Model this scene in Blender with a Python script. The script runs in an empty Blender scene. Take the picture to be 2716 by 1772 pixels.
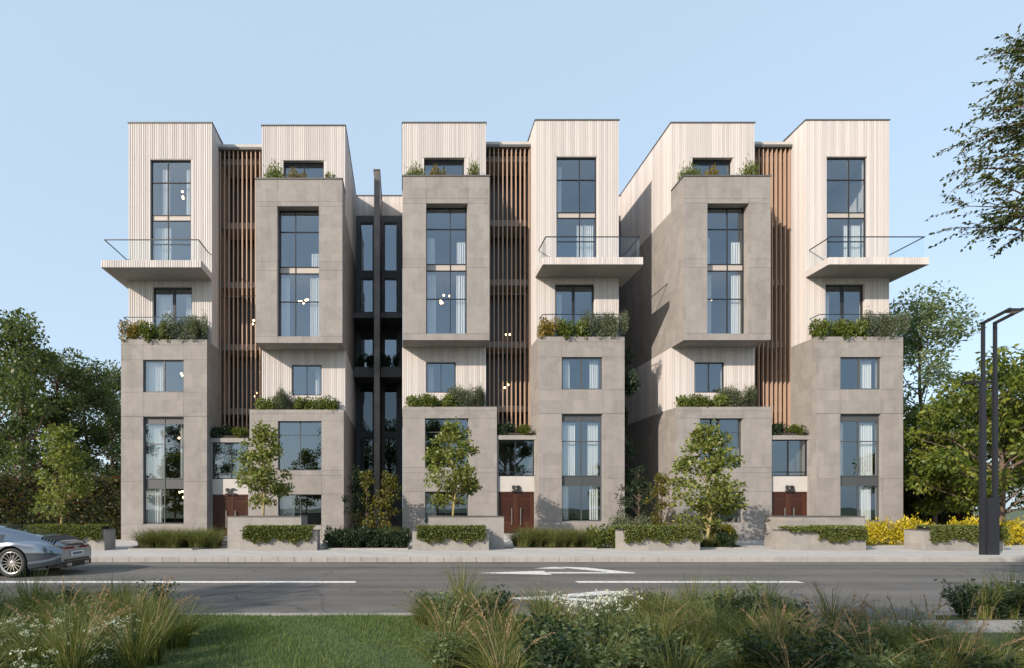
import bpy, bmesh, math, random
import numpy as np
from mathutils import Vector, Matrix

R = math.radians
scene = bpy.context.scene
COL = scene.collection

# ---------------------------------------------------------------- camera
F_PX, VPX, VPY, IW, IH = 1450.0, 1068.0, 1345.0, 2716.0, 1772.0
CAM_Z = 1.7
cd = bpy.data.cameras.new('camera')
cam = bpy.data.objects.new('camera', cd)
COL.objects.link(cam)
cam.location = (0, 0, CAM_Z)
cam.rotation_euler = (R(90), 0, 0)
cd.sensor_fit = 'HORIZONTAL'
cd.sensor_width = 36
cd.lens = 36 * F_PX / IW
cd.shift_x = (IW / 2 - VPX) / IW
cd.shift_y = (VPY - IH / 2) / IW
cd.clip_start = 0.05
cd.clip_end = 3000
scene.camera = cam

# ---------------------------------------------------------------- sky and sun
SUN_DIR = Vector((1.38, 1.19, -0.87)).normalized()     # the way the light travels
SUN_EL = math.asin(-SUN_DIR.z)
SUN_ROT = math.atan2(-SUN_DIR.x, -SUN_DIR.y)
world = bpy.data.worlds.new('World')
scene.world = world
world.use_nodes = True
wn = world.node_tree
wn.nodes.clear()
sky = wn.nodes.new('ShaderNodeTexSky')
sky.sky_type = 'NISHITA'
sky.sun_disc = False
sky.sun_elevation = SUN_EL
sky.sun_rotation = SUN_ROT
sky.air_density = 1.0
sky.dust_density = 1.6
sky.ozone_density = 1.2
bg = wn.nodes.new('ShaderNodeBackground')
bg.inputs['Strength'].default_value = 0.10
# thin even haze over the whole sky: the clear-sky colour softened towards a pale blue
soft = wn.nodes.new('ShaderNodeMix'); soft.data_type = 'RGBA'; soft.blend_type = 'MIX'
soft.inputs[0].default_value = 0.50
soft.inputs[7].default_value = (6.1, 7.7, 9.3, 1)
wo = wn.nodes.new('ShaderNodeOutputWorld')
wn.links.new(sky.outputs[0], soft.inputs[6]); wn.links.new(soft.outputs[2], bg.inputs[0])
wn.links.new(bg.outputs[0], wo.inputs[0])

sl = bpy.data.lights.new('sun', 'SUN')
sl.energy = 3.9
sl.angle = R(0.5)
sl.color = (1.0, 0.885, 0.76)
sun = bpy.data.objects.new('sun', sl)
COL.objects.link(sun)
sun.location = (-40, -40, 40)
sun.rotation_euler = SUN_DIR.to_track_quat('-Z', 'Y').to_euler()

scene.view_settings.view_transform = 'Standard'
scene.view_settings.look = 'None'
scene.view_settings.exposure = 0.6
scene.view_settings.gamma = 1.0
scene.view_settings.use_curve_mapping = False
scene.render.engine = 'CYCLES'
scene.cycles.use_denoising = True
scene.cycles.max_bounces = 10
scene.cycles.transparent_max_bounces = 16
scene.cycles.sample_clamp_indirect = 6.0


def px(x, y, D):
    """photo pixel at a known distance D -> world point"""
    return Vector(((x - VPX) * D / F_PX, D, CAM_Z - (y - VPY) * D / F_PX))


# ---------------------------------------------------------------- mesh helpers
class MB:
    def __init__(s):
        s.v, s.f, s.m = [], [], []

    def quad(s, pts, m=0):
        n = len(s.v)
        s.v.extend([tuple(p) for p in pts])
        s.f.append(tuple(range(n, n + len(pts))))
        s.m.append(m)

    def box(s, x0, x1, y0, y1, z0, z1, m=0):
        if x1 < x0: x0, x1 = x1, x0
        if y1 < y0: y0, y1 = y1, y0
        if z1 < z0: z0, z1 = z1, z0
        n = len(s.v)
        s.v += [(x0, y0, z0), (x1, y0, z0), (x1, y1, z0), (x0, y1, z0), (x0, y0, z1), (x1, y0, z1), (x1, y1, z1), (x0, y1, z1)]
        for q in ((0, 3, 2, 1), (4, 5, 6, 7), (0, 1, 5, 4), (1, 2, 6, 5), (2, 3, 7, 6), (3, 0, 4, 7)):
            s.f.append(tuple(n + i for i in q))
            s.m.append(m)

    def tube(s, pts, rad, seg=6, m=0, cap=True):
        pts = [Vector(p) for p in pts]
        if not hasattr(rad, '__len__'):
            rad = [rad] * len(pts)
        rings = []
        up = Vector((0.13, 0.29, 0.95)).normalized()
        for i, p in enumerate(pts):
            a = pts[max(i - 1, 0)]
            b = pts[min(i + 1, len(pts) - 1)]
            t = (b - a)
            if t.length < 1e-9: t = Vector((0, 0, 1))
            t.normalize()
            u = t.cross(up)
            if u.length < 1e-3: u = t.cross(Vector((1, 0, 0)))
            u.normalize()
            w = t.cross(u)
            n = len(s.v)
            for k in range(seg):
                an = 2 * math.pi * k / seg
                q = p + (u * math.cos(an) + w * math.sin(an)) * rad[i]
                s.v.append(tuple(q))
            rings.append(n)
        for a, b in zip(rings[:-1], rings[1:]):
            for k in range(seg):
                k2 = (k + 1) % seg
                s.f.append((a + k, a + k2, b + k2, b + k))
                s.m.append(m)
        if cap:
            s.f.append(tuple(rings[0] + k for k in reversed(range(seg)))); s.m.append(m)
            s.f.append(tuple(rings[-1] + k for k in range(seg))); s.m.append(m)

    def prism(s, poly, z0, z1, m=0):
        n = len(s.v)
        k = len(poly)
        s.v += [(x, y, z0) for x, y in poly] + [(x, y, z1) for x, y in poly]
        s.f.append(tuple(n + i for i in reversed(range(k)))); s.m.append(m)
        s.f.append(tuple(n + k + i for i in range(k))); s.m.append(m)
        for i in range(k):
            j = (i + 1) % k
            s.f.append((n + i, n + j, n + k + j, n + k + i)); s.m.append(m)

    def build(s, name, mat, parent=None, off=(0, 0, 0), smooth=False, fix=False):
        me = bpy.data.meshes.new(name)
        ox, oy, oz = off
        me.from_pydata([(a - ox, b - oy, c - oz) for a, b, c in s.v], [], s.f)
        mats = mat if isinstance(mat, (list, tuple)) else [mat]
        for mm in mats:
            me.materials.append(mm)
        if len(mats) > 1:
            me.polygons.foreach_set('material_index', s.m)
        if smooth:
            me.polygons.foreach_set('use_smooth', [True] * len(me.polygons))
        if fix:
            bm = bmesh.new(); bm.from_mesh(me)
            bmesh.ops.recalc_face_normals(bm, faces=bm.faces)
            bm.to_mesh(me); bm.free()
        me.update()
        o = bpy.data.objects.new(name, me)
        COL.objects.link(o)
        if parent is not None:
            o.parent = parent
        return o


def np_mesh(name, verts, faces, mat, smooth=False):
    """verts (n,3), faces (m,k) arrays"""
    me = bpy.data.meshes.new(name)
    m, k = faces.shape
    me.vertices.add(len(verts))
    me.vertices.foreach_set('co', np.ascontiguousarray(verts, dtype=np.float32).ravel())
    me.loops.add(m * k)
    me.loops.foreach_set('vertex_index', np.ascontiguousarray(faces, dtype=np.int32).ravel())
    me.polygons.add(m)
    me.polygons.foreach_set('loop_start', np.arange(0, m * k, k, dtype=np.int32))
    try:
        me.polygons.foreach_set('loop_total', np.full(m, k, dtype=np.int32))
    except Exception:
        pass
    if smooth:
        me.polygons.foreach_set('use_smooth', np.ones(m, dtype=bool))
    me.materials.append(mat)
    me.update(calc_edges=True)
    me.validate()
    return me


def link(name, me, parent=None, loc=(0, 0, 0), rot=0.0, scale=(1, 1, 1)):
    o = bpy.data.objects.new(name, me)
    COL.objects.link(o)
    if parent is not None:
        o.parent = parent
    o.location = loc
    o.rotation_euler = (0, 0, rot)
    o.scale = scale
    return o


def tag(o, label=None, cat=None, group=None, kind=None):
    if label: o['label'] = label
    if cat: o['category'] = cat
    if group: o['group'] = group
    if kind: o['kind'] = kind
    return o


def empty(name, loc, label=None, cat=None, group=None, rot=0.0, scale=(1, 1, 1)):
    o = bpy.data.objects.new(name, None)
    COL.objects.link(o)
    o.location = loc
    o.rotation_euler = (0, 0, rot)
    o.scale = scale
    o.empty_display_size = 0.2
    return tag(o, label, cat, group)


# ---------------------------------------------------------------- materials
def new_mat(name):
    m = bpy.data.materials.new(name)
    m.use_nodes = True
    nt = m.node_tree
    nt.nodes.clear()
    out = nt.nodes.new('ShaderNodeOutputMaterial')
    return m, nt, out


def N(nt, t, **kw):
    n = nt.nodes.new(t)
    for k, v in kw.items():
        if k in n.inputs:
            n.inputs[k].default_value = v
        else:
            setattr(n, k, v)
    return n


def ramp(nt, stops, src=None):
    r = nt.nodes.new('ShaderNodeValToRGB')
    e = r.color_ramp.elements
    while len(e) < len(stops):
        e.new(0.5)
    for el, (p, c) in zip(e, stops):
        el.position = p
        el.color = (*c, 1)
    if src is not None:
        nt.links.new(src, r.inputs[0])
    return r


def simple(name, col, rough=0.6, metal=0.0, spec=0.5, noise=0.0, nscale=8.0, bump=0.0, coat=0.0):
    m, nt, out = new_mat(name)
    b = N(nt, 'ShaderNodeBsdfPrincipled')
    b.inputs['Base Color'].default_value = (*col, 1)
    b.inputs['Roughness'].default_value = rough
    b.inputs['Metallic'].default_value = metal
    b.inputs['Specular IOR Level'].default_value = spec
    if coat: b.inputs['Coat Weight'].default_value = coat
    if noise or bump:
        tc = N(nt, 'ShaderNodeNewGeometry')
        nz = N(nt, 'ShaderNodeTexNoise', Scale=nscale, Detail=6.0, Roughness=0.62)
        nt.links.new(tc.outputs['Position'], nz.inputs['Vector'])
        if noise:
            lo = tuple(max(c * (1 - noise), 0) for c in col)
            hi = tuple(min(c * (1 + noise), 1) for c in col)
            rp = ramp(nt, [(0.3, lo), (0.7, hi)], nz.outputs['Fac'])
            nt.links.new(rp.outputs[0], b.inputs['Base Color'])
        if bump:
            bp = N(nt, 'ShaderNodeBump', Strength=bump, Distance=0.02)
            nt.links.new(nz.outputs['Fac'], bp.inputs['Height'])
            nt.links.new(bp.outputs[0], b.inputs['Normal'])
    nt.links.new(b.outputs[0], out.inputs[0])
    return m


def stone_mat(name, col, bw=0.46, bh=0.60, var=0.085):
    """honed stone / concrete cladding: faint slab tone changes, pores, streaks"""
    m, nt, out = new_mat(name)
    g = N(nt, 'ShaderNodeNewGeometry')
    sep = N(nt, 'ShaderNodeSeparateXYZ')
    nt.links.new(g.outputs['Position'], sep.inputs[0])
    add = N(nt, 'ShaderNodeMath', operation='ADD')
    nt.links.new(sep.outputs[0], add.inputs[0]); nt.links.new(sep.outputs[1], add.inputs[1])
    cmb = N(nt, 'ShaderNodeCombineXYZ')
    nt.links.new(add.outputs[0], cmb.inputs[0]); nt.links.new(sep.outputs[2], cmb.inputs[1])
    br = N(nt, 'ShaderNodeTexBrick', Scale=1.0)
    br.inputs['Color1'].default_value = (0, 0, 0, 1); br.inputs['Color2'].default_value = (1, 1, 1, 1)
    br.inputs['Mortar'].default_value = (0.25, 0.25, 0.25, 1)
    br.inputs['Mortar Size'].default_value = 0.003
    br.inputs['Brick Width'].default_value = bw; br.inputs['Row Height'].default_value = bh
    nt.links.new(cmb.outputs[0], br.inputs['Vector'])
    n1 = N(nt, 'ShaderNodeTexNoise', Scale=2.6, Detail=8.0, Roughness=0.65)
    n2 = N(nt, 'ShaderNodeTexNoise', Scale=22.0, Detail=4.0, Roughness=0.7)
    nt.links.new(g.outputs['Position'], n1.inputs['Vector']); nt.links.new(g.outputs['Position'], n2.inputs['Vector'])
    oi = N(nt, 'ShaderNodeObjectInfo')
    def mad(a, k, b):
        q = N(nt, 'ShaderNodeMath', operation='MULTIPLY_ADD')
        nt.links.new(a, q.inputs[0]); q.inputs[1].default_value = k
        if isinstance(b, float): q.inputs[2].default_value = b
        else: nt.links.new(b, q.inputs[2])
        return q.outputs[0]
    bw_ = N(nt, 'ShaderNodeRGBToBW'); nt.links.new(br.outputs['Color'], bw_.inputs[0])
    f = mad(bw_.outputs[0], 0.28, -0.14)
    mps = N(nt, 'ShaderNodeMapping'); mps.inputs['Scale'].default_value = (3.2, 3.2, 0.22)
    nt.links.new(g.outputs['Position'], mps.inputs['Vector'])
    n3 = N(nt, 'ShaderNodeTexNoise', Scale=1.5, Detail=5.0, Roughness=0.6); nt.links.new(mps.outputs[0], n3.inputs['Vector'])
    f = mad(n3.outputs['Fac'], 0.40, f)
    off = N(nt, 'ShaderNodeMath', operation='SUBTRACT'); nt.links.new(f, off.inputs[0]); off.inputs[1].default_value = 0.20; f = off.outputs[0]
    f = mad(n1.outputs['Fac'], 0.95, f)
    f = mad(n2.outputs['Fac'], 0.45, f)
    f = mad(oi.outputs['Random'], 0.12, f)
    lo = tuple(c * (1 - var * 2.2) for c in col); hi = tuple(c * (1 + var * 2.2) for c in col)
    rp = ramp(nt, [(0.35, lo), (1.05 if False else 1.0, hi)], f)
    b = N(nt, 'ShaderNodeBsdfPrincipled', Roughness=0.82)
    b.inputs['Specular IOR Level'].default_value = 0.25
    nt.links.new(rp.outputs[0], b.inputs['Base Color'])
    bp = N(nt, 'ShaderNodeBump', Strength=0.25, Distance=0.01)
    nt.links.new(n2.outputs['Fac'], bp.inputs['Height']); nt.links.new(bp.outputs[0], b.inputs['Normal'])
    nt.links.new(b.outputs[0], out.inputs[0])
    return m


def board_mat(name, col, var=0.12, rough=0.75, scale=(6, 6, 0.5)):
    """vertical boards: each island its own tone, long grain"""
    m, nt, out = new_mat(name)
    g = N(nt, 'ShaderNodeNewGeometry')
    mp = N(nt, 'ShaderNodeMapping'); mp.inputs['Scale'].default_value = scale
    nt.links.new(g.outputs['Position'], mp.inputs['Vector'])
    nz = N(nt, 'ShaderNodeTexNoise', Scale=1.6, Detail=7.0, Roughness=0.6)
    nt.links.new(mp.outputs[0], nz.inputs['Vector'])
    q = N(nt, 'ShaderNodeMath', operation='MULTIPLY_ADD')
    nt.links.new(g.outputs['Random Per Island'], q.inputs[0]); q.inputs[1].default_value = 0.55
    h = N(nt, 'ShaderNodeMath', operation='MULTIPLY'); nt.links.new(nz.outputs['Fac'], h.inputs[0]); h.inputs[1].default_value = 0.5
    nt.links.new(h.outputs[0], q.inputs[2])
    lo = tuple(c * (1 - var) * (0.98 if i < 2 else 1.02) for i, c in enumerate(col)); hi = tuple(min(1, c * (1 + var)) for c in col)
    rp = ramp(nt, [(0.1, lo), (0.95, hi)], q.outputs[0])
    b = N(nt, 'ShaderNodeBsdfPrincipled', Roughness=rough)
    b.inputs['Specular IOR Level'].default_value = 0.3
    nt.links.new(rp.outputs[0], b.inputs['Base Color'])
    nt.links.new(b.outputs[0], out.inputs[0])
    return m


def glass_mat(name, tint=(0.86, 0.91, 0.93), ior=2.75, gl=(0.74, 0.88, 1.0)):
    m, nt, out = new_mat(name)
    lw = N(nt, 'ShaderNodeLayerWeight', Blend=0.5)      # facing term, the same from either side of the sheet
    f0 = ((ior - 1) / (ior + 1)) ** 2
    pw = N(nt, 'ShaderNodeMath', operation='POWER'); nt.links.new(lw.outputs['Facing'], pw.inputs[0]); pw.inputs[1].default_value = 5.0
    fr = N(nt, 'ShaderNodeMath', operation='MULTIPLY_ADD'); nt.links.new(pw.outputs[0], fr.inputs[0])
    fr.inputs[1].default_value = 1 - f0; fr.inputs[2].default_value = f0
    tr = N(nt, 'ShaderNodeBsdfTransparent'); tr.inputs[0].default_value = (*tint, 1)
    go = N(nt, 'ShaderNodeBsdfGlossy', Roughness=0.0); go.inputs['Color'].default_value = (*gl, 1)
    g = N(nt, 'ShaderNodeNewGeometry')
    nz = N(nt, 'ShaderNodeTexNoise', Scale=0.9, Detail=1.0)
    nt.links.new(g.outputs['Position'], nz.inputs['Vector'])
    bp = N(nt, 'ShaderNodeBump', Strength=0.06, Distance=0.05)
    nt.links.new(nz.outputs['Fac'], bp.inputs['Height']); nt.links.new(bp.outputs[0], go.inputs['Normal'])
    mx = N(nt, 'ShaderNodeMixShader')
    nt.links.new(fr.outputs[0], mx.inputs[0]); nt.links.new(tr.outputs[0], mx.inputs[1]); nt.links.new(go.outputs[0], mx.inputs[2])
    nt.links.new(mx.outputs[0], out.inputs[0])
    return m


def leaf_mat(name, stops, trans=0.3, rough=0.45, spec=0.35):
    m, nt, out = new_mat(name)
    g = N(nt, 'ShaderNodeNewGeometry')
    rp = ramp(nt, stops, g.outputs['Random Per Island'])
    b = N(nt, 'ShaderNodeBsdfPrincipled', Roughness=rough)
    b.inputs['Specular IOR Level'].default_value = spec
    nt.links.new(rp.outputs[0], b.inputs['Base Color'])
    t = N(nt, 'ShaderNodeBsdfTranslucent')
    br = N(nt, 'ShaderNodeMix', data_type='RGBA', blend_type='MULTIPLY')
    br.inputs[0].default_value = 1.0
    nt.links.new(rp.outputs[0], br.inputs[6]); br.inputs[7].default_value = (1.35, 1.45, 0.7, 1)
    nt.links.new(br.outputs[2], t.inputs[0])
    mx = N(nt, 'ShaderNodeMixShader'); mx.inputs[0].default_value = trans
    nt.links.new(b.outputs[0], mx.inputs[1]); nt.links.new(t.outputs[0], mx.inputs[2])
    nt.links.new(mx.outputs[0], out.inputs[0])
    return m


def emit_mat(name, col, s):
    m, nt, out = new_mat(name)
    e = N(nt, 'ShaderNodeEmission', Strength=s); e.inputs[0].default_value = (*col, 1)
    nt.links.new(e.outputs[0], out.inputs[0])
    return m


def asphalt_mat(name):
    m, nt, out = new_mat(name)
    g = N(nt, 'ShaderNodeNewGeometry')
    mp = N(nt, 'ShaderNodeMapping'); mp.inputs['Scale'].default_value = (0.05, 1.1, 1)
    nt.links.new(g.outputs['Position'], mp.inputs['Vector'])
    wear = N(nt, 'ShaderNodeTexNoise', Scale=1.4, Detail=4.0, Roughness=0.6)
    nt.links.new(mp.outputs[0], wear.inputs['Vector'])
    pat = N(nt, 'ShaderNodeTexNoise', Scale=0.5, Detail=7.0, Roughness=0.65); nt.links.new(g.outputs['Position'], pat.inputs['Vector'])
    fine = N(nt, 'ShaderNodeTexNoise', Scale=90.0, Detail=2.0); nt.links.new(g.outputs['Position'], fine.inputs['Vector'])
    a = N(nt, 'ShaderNodeMath', operation='MULTIPLY_ADD'); nt.links.new(pat.outputs['Fac'], a.inputs[0]); a.inputs[1].default_value = 0.6
    nt.links.new(wear.outputs['Fac'], a.inputs[2])
    b2 = N(nt, 'ShaderNodeMath', operation='MULTIPLY_ADD'); nt.links.new(fine.outputs['Fac'], b2.inputs[0]); b2.inputs[1].default_value = 0.35
    nt.links.new(a.outputs[0], b2.inputs[2])
    rp = ramp(nt, [(0.62, (0.066, 0.065, 0.064)), (0.88, (0.104, 0.099, 0.094)), (1.0, (0.138, 0.129, 0.119))], b2.outputs[0])
    vo = N(nt, 'ShaderNodeTexVoronoi', feature='DISTANCE_TO_EDGE', Scale=0.33)
    wz = N(nt, 'ShaderNodeTexNoise', Scale=1.3, Detail=5.0); nt.links.new(g.outputs['Position'], wz.inputs['Vector'])
    vm = N(nt, 'ShaderNodeVectorMath', operation='MULTIPLY_ADD'); nt.links.new(wz.outputs['Color'], vm.inputs[0]); vm.inputs[1].default_value = (1.6, 1.6, 0)
    nt.links.new(g.outputs['Position'], vm.inputs[2]); nt.links.new(vm.outputs[0], vo.inputs['Vector'])
    ck = ramp(nt, [(0.0, (0.45, 0.45, 0.45)), (0.006, (1, 1, 1))], vo.outputs['Distance'])
    sp = N(nt, 'ShaderNodeSeparateXYZ'); nt.links.new(g.outputs['Position'], sp.inputs[0])
    sn = N(nt, 'ShaderNodeMath', operation='MULTIPLY'); nt.links.new(sp.outputs[1], sn.inputs[0]); sn.inputs[1].default_value = 3.6
    si = N(nt, 'ShaderNodeMath', operation='SINE'); nt.links.new(sn.outputs[0], si.inputs[0])
    tb = ramp(nt, [(0.0, (0.86, 0.86, 0.87)), (1.0, (1.06, 1.05, 1.04))], None)
    ma = N(nt, 'ShaderNodeMath', operation='MULTIPLY_ADD'); nt.links.new(si.outputs[0], ma.inputs[0]); ma.inputs[1].default_value = 0.5; ma.inputs[2].default_value = 0.5
    nt.links.new(ma.outputs[0], tb.inputs[0])
    m1 = N(nt, 'ShaderNodeMix', data_type='RGBA', blend_type='MULTIPLY'); m1.inputs[0].default_value = 1.0
    nt.links.new(rp.outputs[0], m1.inputs[6]); nt.links.new(ck.outputs[0], m1.inputs[7])
    m2 = N(nt, 'ShaderNodeMix', data_type='RGBA', blend_type='MULTIPLY'); m2.inputs[0].default_value = 1.0
    nt.links.new(m1.outputs[2], m2.inputs[6]); nt.links.new(tb.outputs[0], m2.inputs[7])
    b = N(nt, 'ShaderNodeBsdfPrincipled', Roughness=0.8)
    b.inputs['Specular IOR Level'].default_value = 0.35
    nt.links.new(m2.outputs[2], b.inputs['Base Color'])
    bp = N(nt, 'ShaderNodeBump', Strength=0.3, Distance=0.004)
    nt.links.new(fine.outputs['Fac'], bp.inputs['Height']); nt.links.new(bp.outputs[0], b.inputs['Normal'])
    nt.links.new(b.outputs[0], out.inputs[0])
    return m


def paint_mat(name):
    """worn road paint: gaps where the asphalt shows"""
    m, nt, out = new_mat(name)
    g = N(nt, 'ShaderNodeNewGeometry')
    nz = N(nt, 'ShaderNodeTexNoise', Scale=14.0, Detail=6.0, Roughness=0.75); nt.links.new(g.outputs['Position'], nz.inputs['Vector'])
    rp = ramp(nt, [(0.36, (0.20, 0.195, 0.19)), (0.50, (0.70, 0.69, 0.67))], nz.outputs['Fac'])
    b = N(nt, 'ShaderNodeBsdfPrincipled', Roughness=0.65)
    nt.links.new(rp.outputs[0], b.inputs['Base Color'])
    nt.links.new(b.outputs[0], out.inputs[0])
    return m


def cloth_mat(name, col, trans=0.35):
    m, nt, out = new_mat(name)
    d = N(nt, 'ShaderNodeBsdfDiffuse'); d.inputs[0].default_value = (*col, 1)
    t = N(nt, 'ShaderNodeBsdfTranslucent'); t.inputs[0].default_value = (*col, 1)
    mx = N(nt, 'ShaderNodeMixShader'); mx.inputs[0].default_value = trans
    nt.links.new(d.outputs[0], mx.inputs[1]); nt.links.new(t.outputs[0], mx.inputs[2])
    nt.links.new(mx.outputs[0], out.inputs[0])
    return m


M = {}
M['stone'] = stone_mat('grey_stone', (0.252, 0.232, 0.217))
M['planter'] = stone_mat('planter_stone', (0.262, 0.245, 0.228), bw=0.9, bh=0.4, var=0.08)
M['soffit'] = stone_mat('soffit_stone', (0.30, 0.285, 0.265), bw=1.3, bh=3.0, var=0.05)
M['white'] = board_mat('white_cladding', (0.515, 0.475, 0.447), var=0.13)
M['rib'] = board_mat('white_rib', (0.545, 0.503, 0.474), var=0.20)
M['render_white'] = simple('white_render', (0.47, 0.44, 0.41), 0.85, noise=0.06, nscale=2.5)
M['coping'] = simple('dark_coping', (0.12, 0.115, 0.11), 0.5, metal=0.3)
M['frame'] = simple('dark_frame', (0.022, 0.023, 0.027), 0.4, metal=0.2)
M['greyframe'] = simple('grey_frame', (0.085, 0.09, 0.095), 0.45, metal=0.3)
M['shadeclad'] = simple('shaded_dark_cladding', (0.075, 0.076, 0.08), 0.55, noise=0.12, nscale=1.5)  # dark grey cladding, part of the passage's shade put into its colour
M['post'] = simple('weathered_steel', (0.13, 0.115, 0.105), 0.45, metal=0.35, noise=0.35, nscale=1.3)
M['spandrel'] = simple('spandrel_panel', (0.42, 0.37, 0.33), 0.5)
M['glass'] = glass_mat('window_glass')
M['dglass'] = glass_mat('dark_window_glass', tint=(0.45, 0.50, 0.52), ior=1.9)
M['railglass'] = glass_mat('railing_glass', tint=(0.96, 0.985, 0.985), ior=1.5)
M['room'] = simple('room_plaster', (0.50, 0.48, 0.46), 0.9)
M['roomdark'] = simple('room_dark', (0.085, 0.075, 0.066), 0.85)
M['curtain'] = cloth_mat('white_curtain', (0.86, 0.84, 0.81))
M['fin'] = board_mat('timber_fin', (0.40, 0.272, 0.195), var=0.34, rough=0.55, scale=(9, 9, 0.6))
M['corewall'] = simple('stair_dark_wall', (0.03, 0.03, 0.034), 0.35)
M['coreband'] = simple('stair_slab_edge', (0.30, 0.28, 0.26), 0.8)
M['door'] = board_mat('mahogany_door', (0.055, 0.021, 0.013), var=0.45, rough=0.32, scale=(7, 7, 0.7))
M['steel'] = simple('brushed_steel', (0.62, 0.60, 0.57), 0.3, metal=0.9)
M['number'] = simple('number_metal', (0.045, 0.043, 0.042), 0.5, metal=0.4)
M['soil'] = simple('soil', (0.045, 0.034, 0.025), 0.95, noise=0.4, nscale=20, bump=0.6)
M['asphalt'] = asphalt_mat('asphalt')
M['paint'] = paint_mat('road_paint')
M['kerb'] = stone_mat('kerb_stone', (0.31, 0.293, 0.272), bw=3, bh=3, var=0.09)
M['paving'] = stone_mat('paving', (0.40, 0.385, 0.365), bw=0.6, bh=0.6, var=0.06)
M['bulb'] = emit_mat('warm_bulb', (1.0, 0.66, 0.32), 5.0)
M['lamp'] = simple('lamp_metal', (0.028, 0.029, 0.034), 0.42, metal=0.4)
M['diffuser'] = simple('lamp_diffuser', (0.55, 0.52, 0.46), 0.4)
M['bark'] = simple('bark', (0.12, 0.085, 0.06), 0.9, noise=0.4, nscale=9, bump=0.6)
M['ybark'] = simple('young_bark', (0.27, 0.22, 0.09), 0.8, noise=0.25, nscale=14)
M['turf'] = simple('turf_soil', (0.050, 0.078, 0.024), 0.95, noise=0.35, nscale=3.0)
M['field'] = simple('field_grass', (0.055, 0.075, 0.028), 0.95, noise=0.35, nscale=0.6)
# foliage
M['lf_tree'] = leaf_mat('leaf_wood', [(0.0, (0.042, 0.070, 0.025)), (0.5, (0.076, 0.108, 0.036)), (1.0, (0.130, 0.150, 0.052))], trans=0.38)
M['lf_young'] = leaf_mat('leaf_young', [(0.0, (0.075, 0.105, 0.020)), (0.55, (0.145, 0.175, 0.034)), (1.0, (0.26, 0.26, 0.075))], trans=0.35)
M['lf_gold'] = leaf_mat('leaf_gold', [(0.0, (0.045, 0.060, 0.012)), (0.5, (0.105, 0.105, 0.018)), (1.0, (0.24, 0.190, 0.030))], trans=0.35)
M['lf_dark'] = leaf_mat('leaf_dark', [(0.0, (0.010, 0.024, 0.011)), (0.6, (0.022, 0.044, 0.018)), (1.0, (0.040, 0.064, 0.024))])
M['lf_broad'] = leaf_mat('leaf_broad', [(0.0, (0.045, 0.075, 0.012)), (0.5, (0.105, 0.140, 0.019)), (1.0, (0.20, 0.21, 0.030))], trans=0.35)
M['lf_hang'] = leaf_mat('leaf_hanging', [(0.0, (0.028, 0.050, 0.016)), (0.6, (0.065, 0.092, 0.026)), (1.0, (0.145, 0.145, 0.032))], trans=0.38)
M['lf_airy'] = leaf_mat('leaf_airy', [(0.0, (0.070, 0.108, 0.050)), (0.6, (0.13, 0.172, 0.080)), (1.0, (0.20, 0.23, 0.11))], trans=0.4)
M['lf_hedge'] = leaf_mat('leaf_hedge', [(0.0, (0.060, 0.082, 0.016)), (0.5, (0.105, 0.130, 0.028)), (1.0, (0.185, 0.195, 0.060))])
M['lf_photinia'] = leaf_mat('leaf_photinia', [(0.0, (0.030, 0.044, 0.013)), (0.6, (0.055, 0.062, 0.018)), (0.9, (0.085, 0.062, 0.020)), (1.0, (0.16, 0.040, 0.018))])
M['lf_yellow'] = leaf_mat('leaf_yellow', [(0.0, (0.16, 0.150, 0.012)), (0.5, (0.42, 0.33, 0.016)), (1.0, (0.60, 0.45, 0.020))], trans=0.25)
M['lf_amber'] = leaf_mat('leaf_amber', [(0.0, (0.10, 0.095, 0.014)), (0.6, (0.24, 0.165, 0.022)), (1.0, (0.34, 0.215, 0.025))], trans=0.25)
M['lf_green'] = leaf_mat('leaf_green', [(0.0, (0.048, 0.074, 0.012)), (0.6, (0.105, 0.140, 0.022)), (1.0, (0.19, 0.20, 0.035))])
M['lf_grey'] = leaf_mat('leaf_greygreen', [(0.0, (0.055, 0.072, 0.036)), (0.6, (0.105, 0.125, 0.068)), (1.0, (0.17, 0.18, 0.11))])
M['bl_lawn'] = leaf_mat('blade_lawn', [(0.0, (0.048, 0.090, 0.024)), (0.6, (0.088, 0.140, 0.036)), (1.0, (0.165, 0.20, 0.060))], rough=0.6)
M['bl_orn'] = leaf_mat('blade_ornamental', [(0.0, (0.055, 0.082, 0.024)), (0.55, (0.115, 0.140, 0.036)), (0.88, (0.20, 0.190, 0.055)), (1.0, (0.34, 0.27, 0.13))], rough=0.55)
M['plume'] = leaf_mat('seed_plume', [(0.0, (0.22, 0.15, 0.085)), (1.0, (0.42, 0.31, 0.19))], rough=0.8)
M['flower'] = leaf_mat('white_flower', [(0.0, (0.55, 0.57, 0.50)), (1.0, (0.78, 0.78, 0.74))], rough=0.7)
M['stem'] = simple('plant_stem', (0.075, 0.075, 0.032), 0.8)

# ================================================================ the setting
def structure(name, mb, mat):
    return tag(mb.build(name, mat), kind='structure')

g = MB(); g.quad([(-600, -400, -0.06), (600, -400, -0.06), (600, 900, -0.06), (-600, 900, -0.06)])
structure('ground', g, M['field'])
g = MB(); g.quad([(-250, 8.36, 0), (250, 8.36, 0), (250, 16.92, 0), (-250, 16.92, 0)])
g.quad([(5.6, 7.86, 0), (8.0, 7.86, 0), (8.0, 8.36, 0), (5.6, 8.36, 0)])
road = structure('road', g, M['asphalt'])
g = MB(); g.box(-250, 250, 17.07, 34.0, -0.05, 0.15)
pavement = structure('pavement', g, M['paving'])
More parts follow.
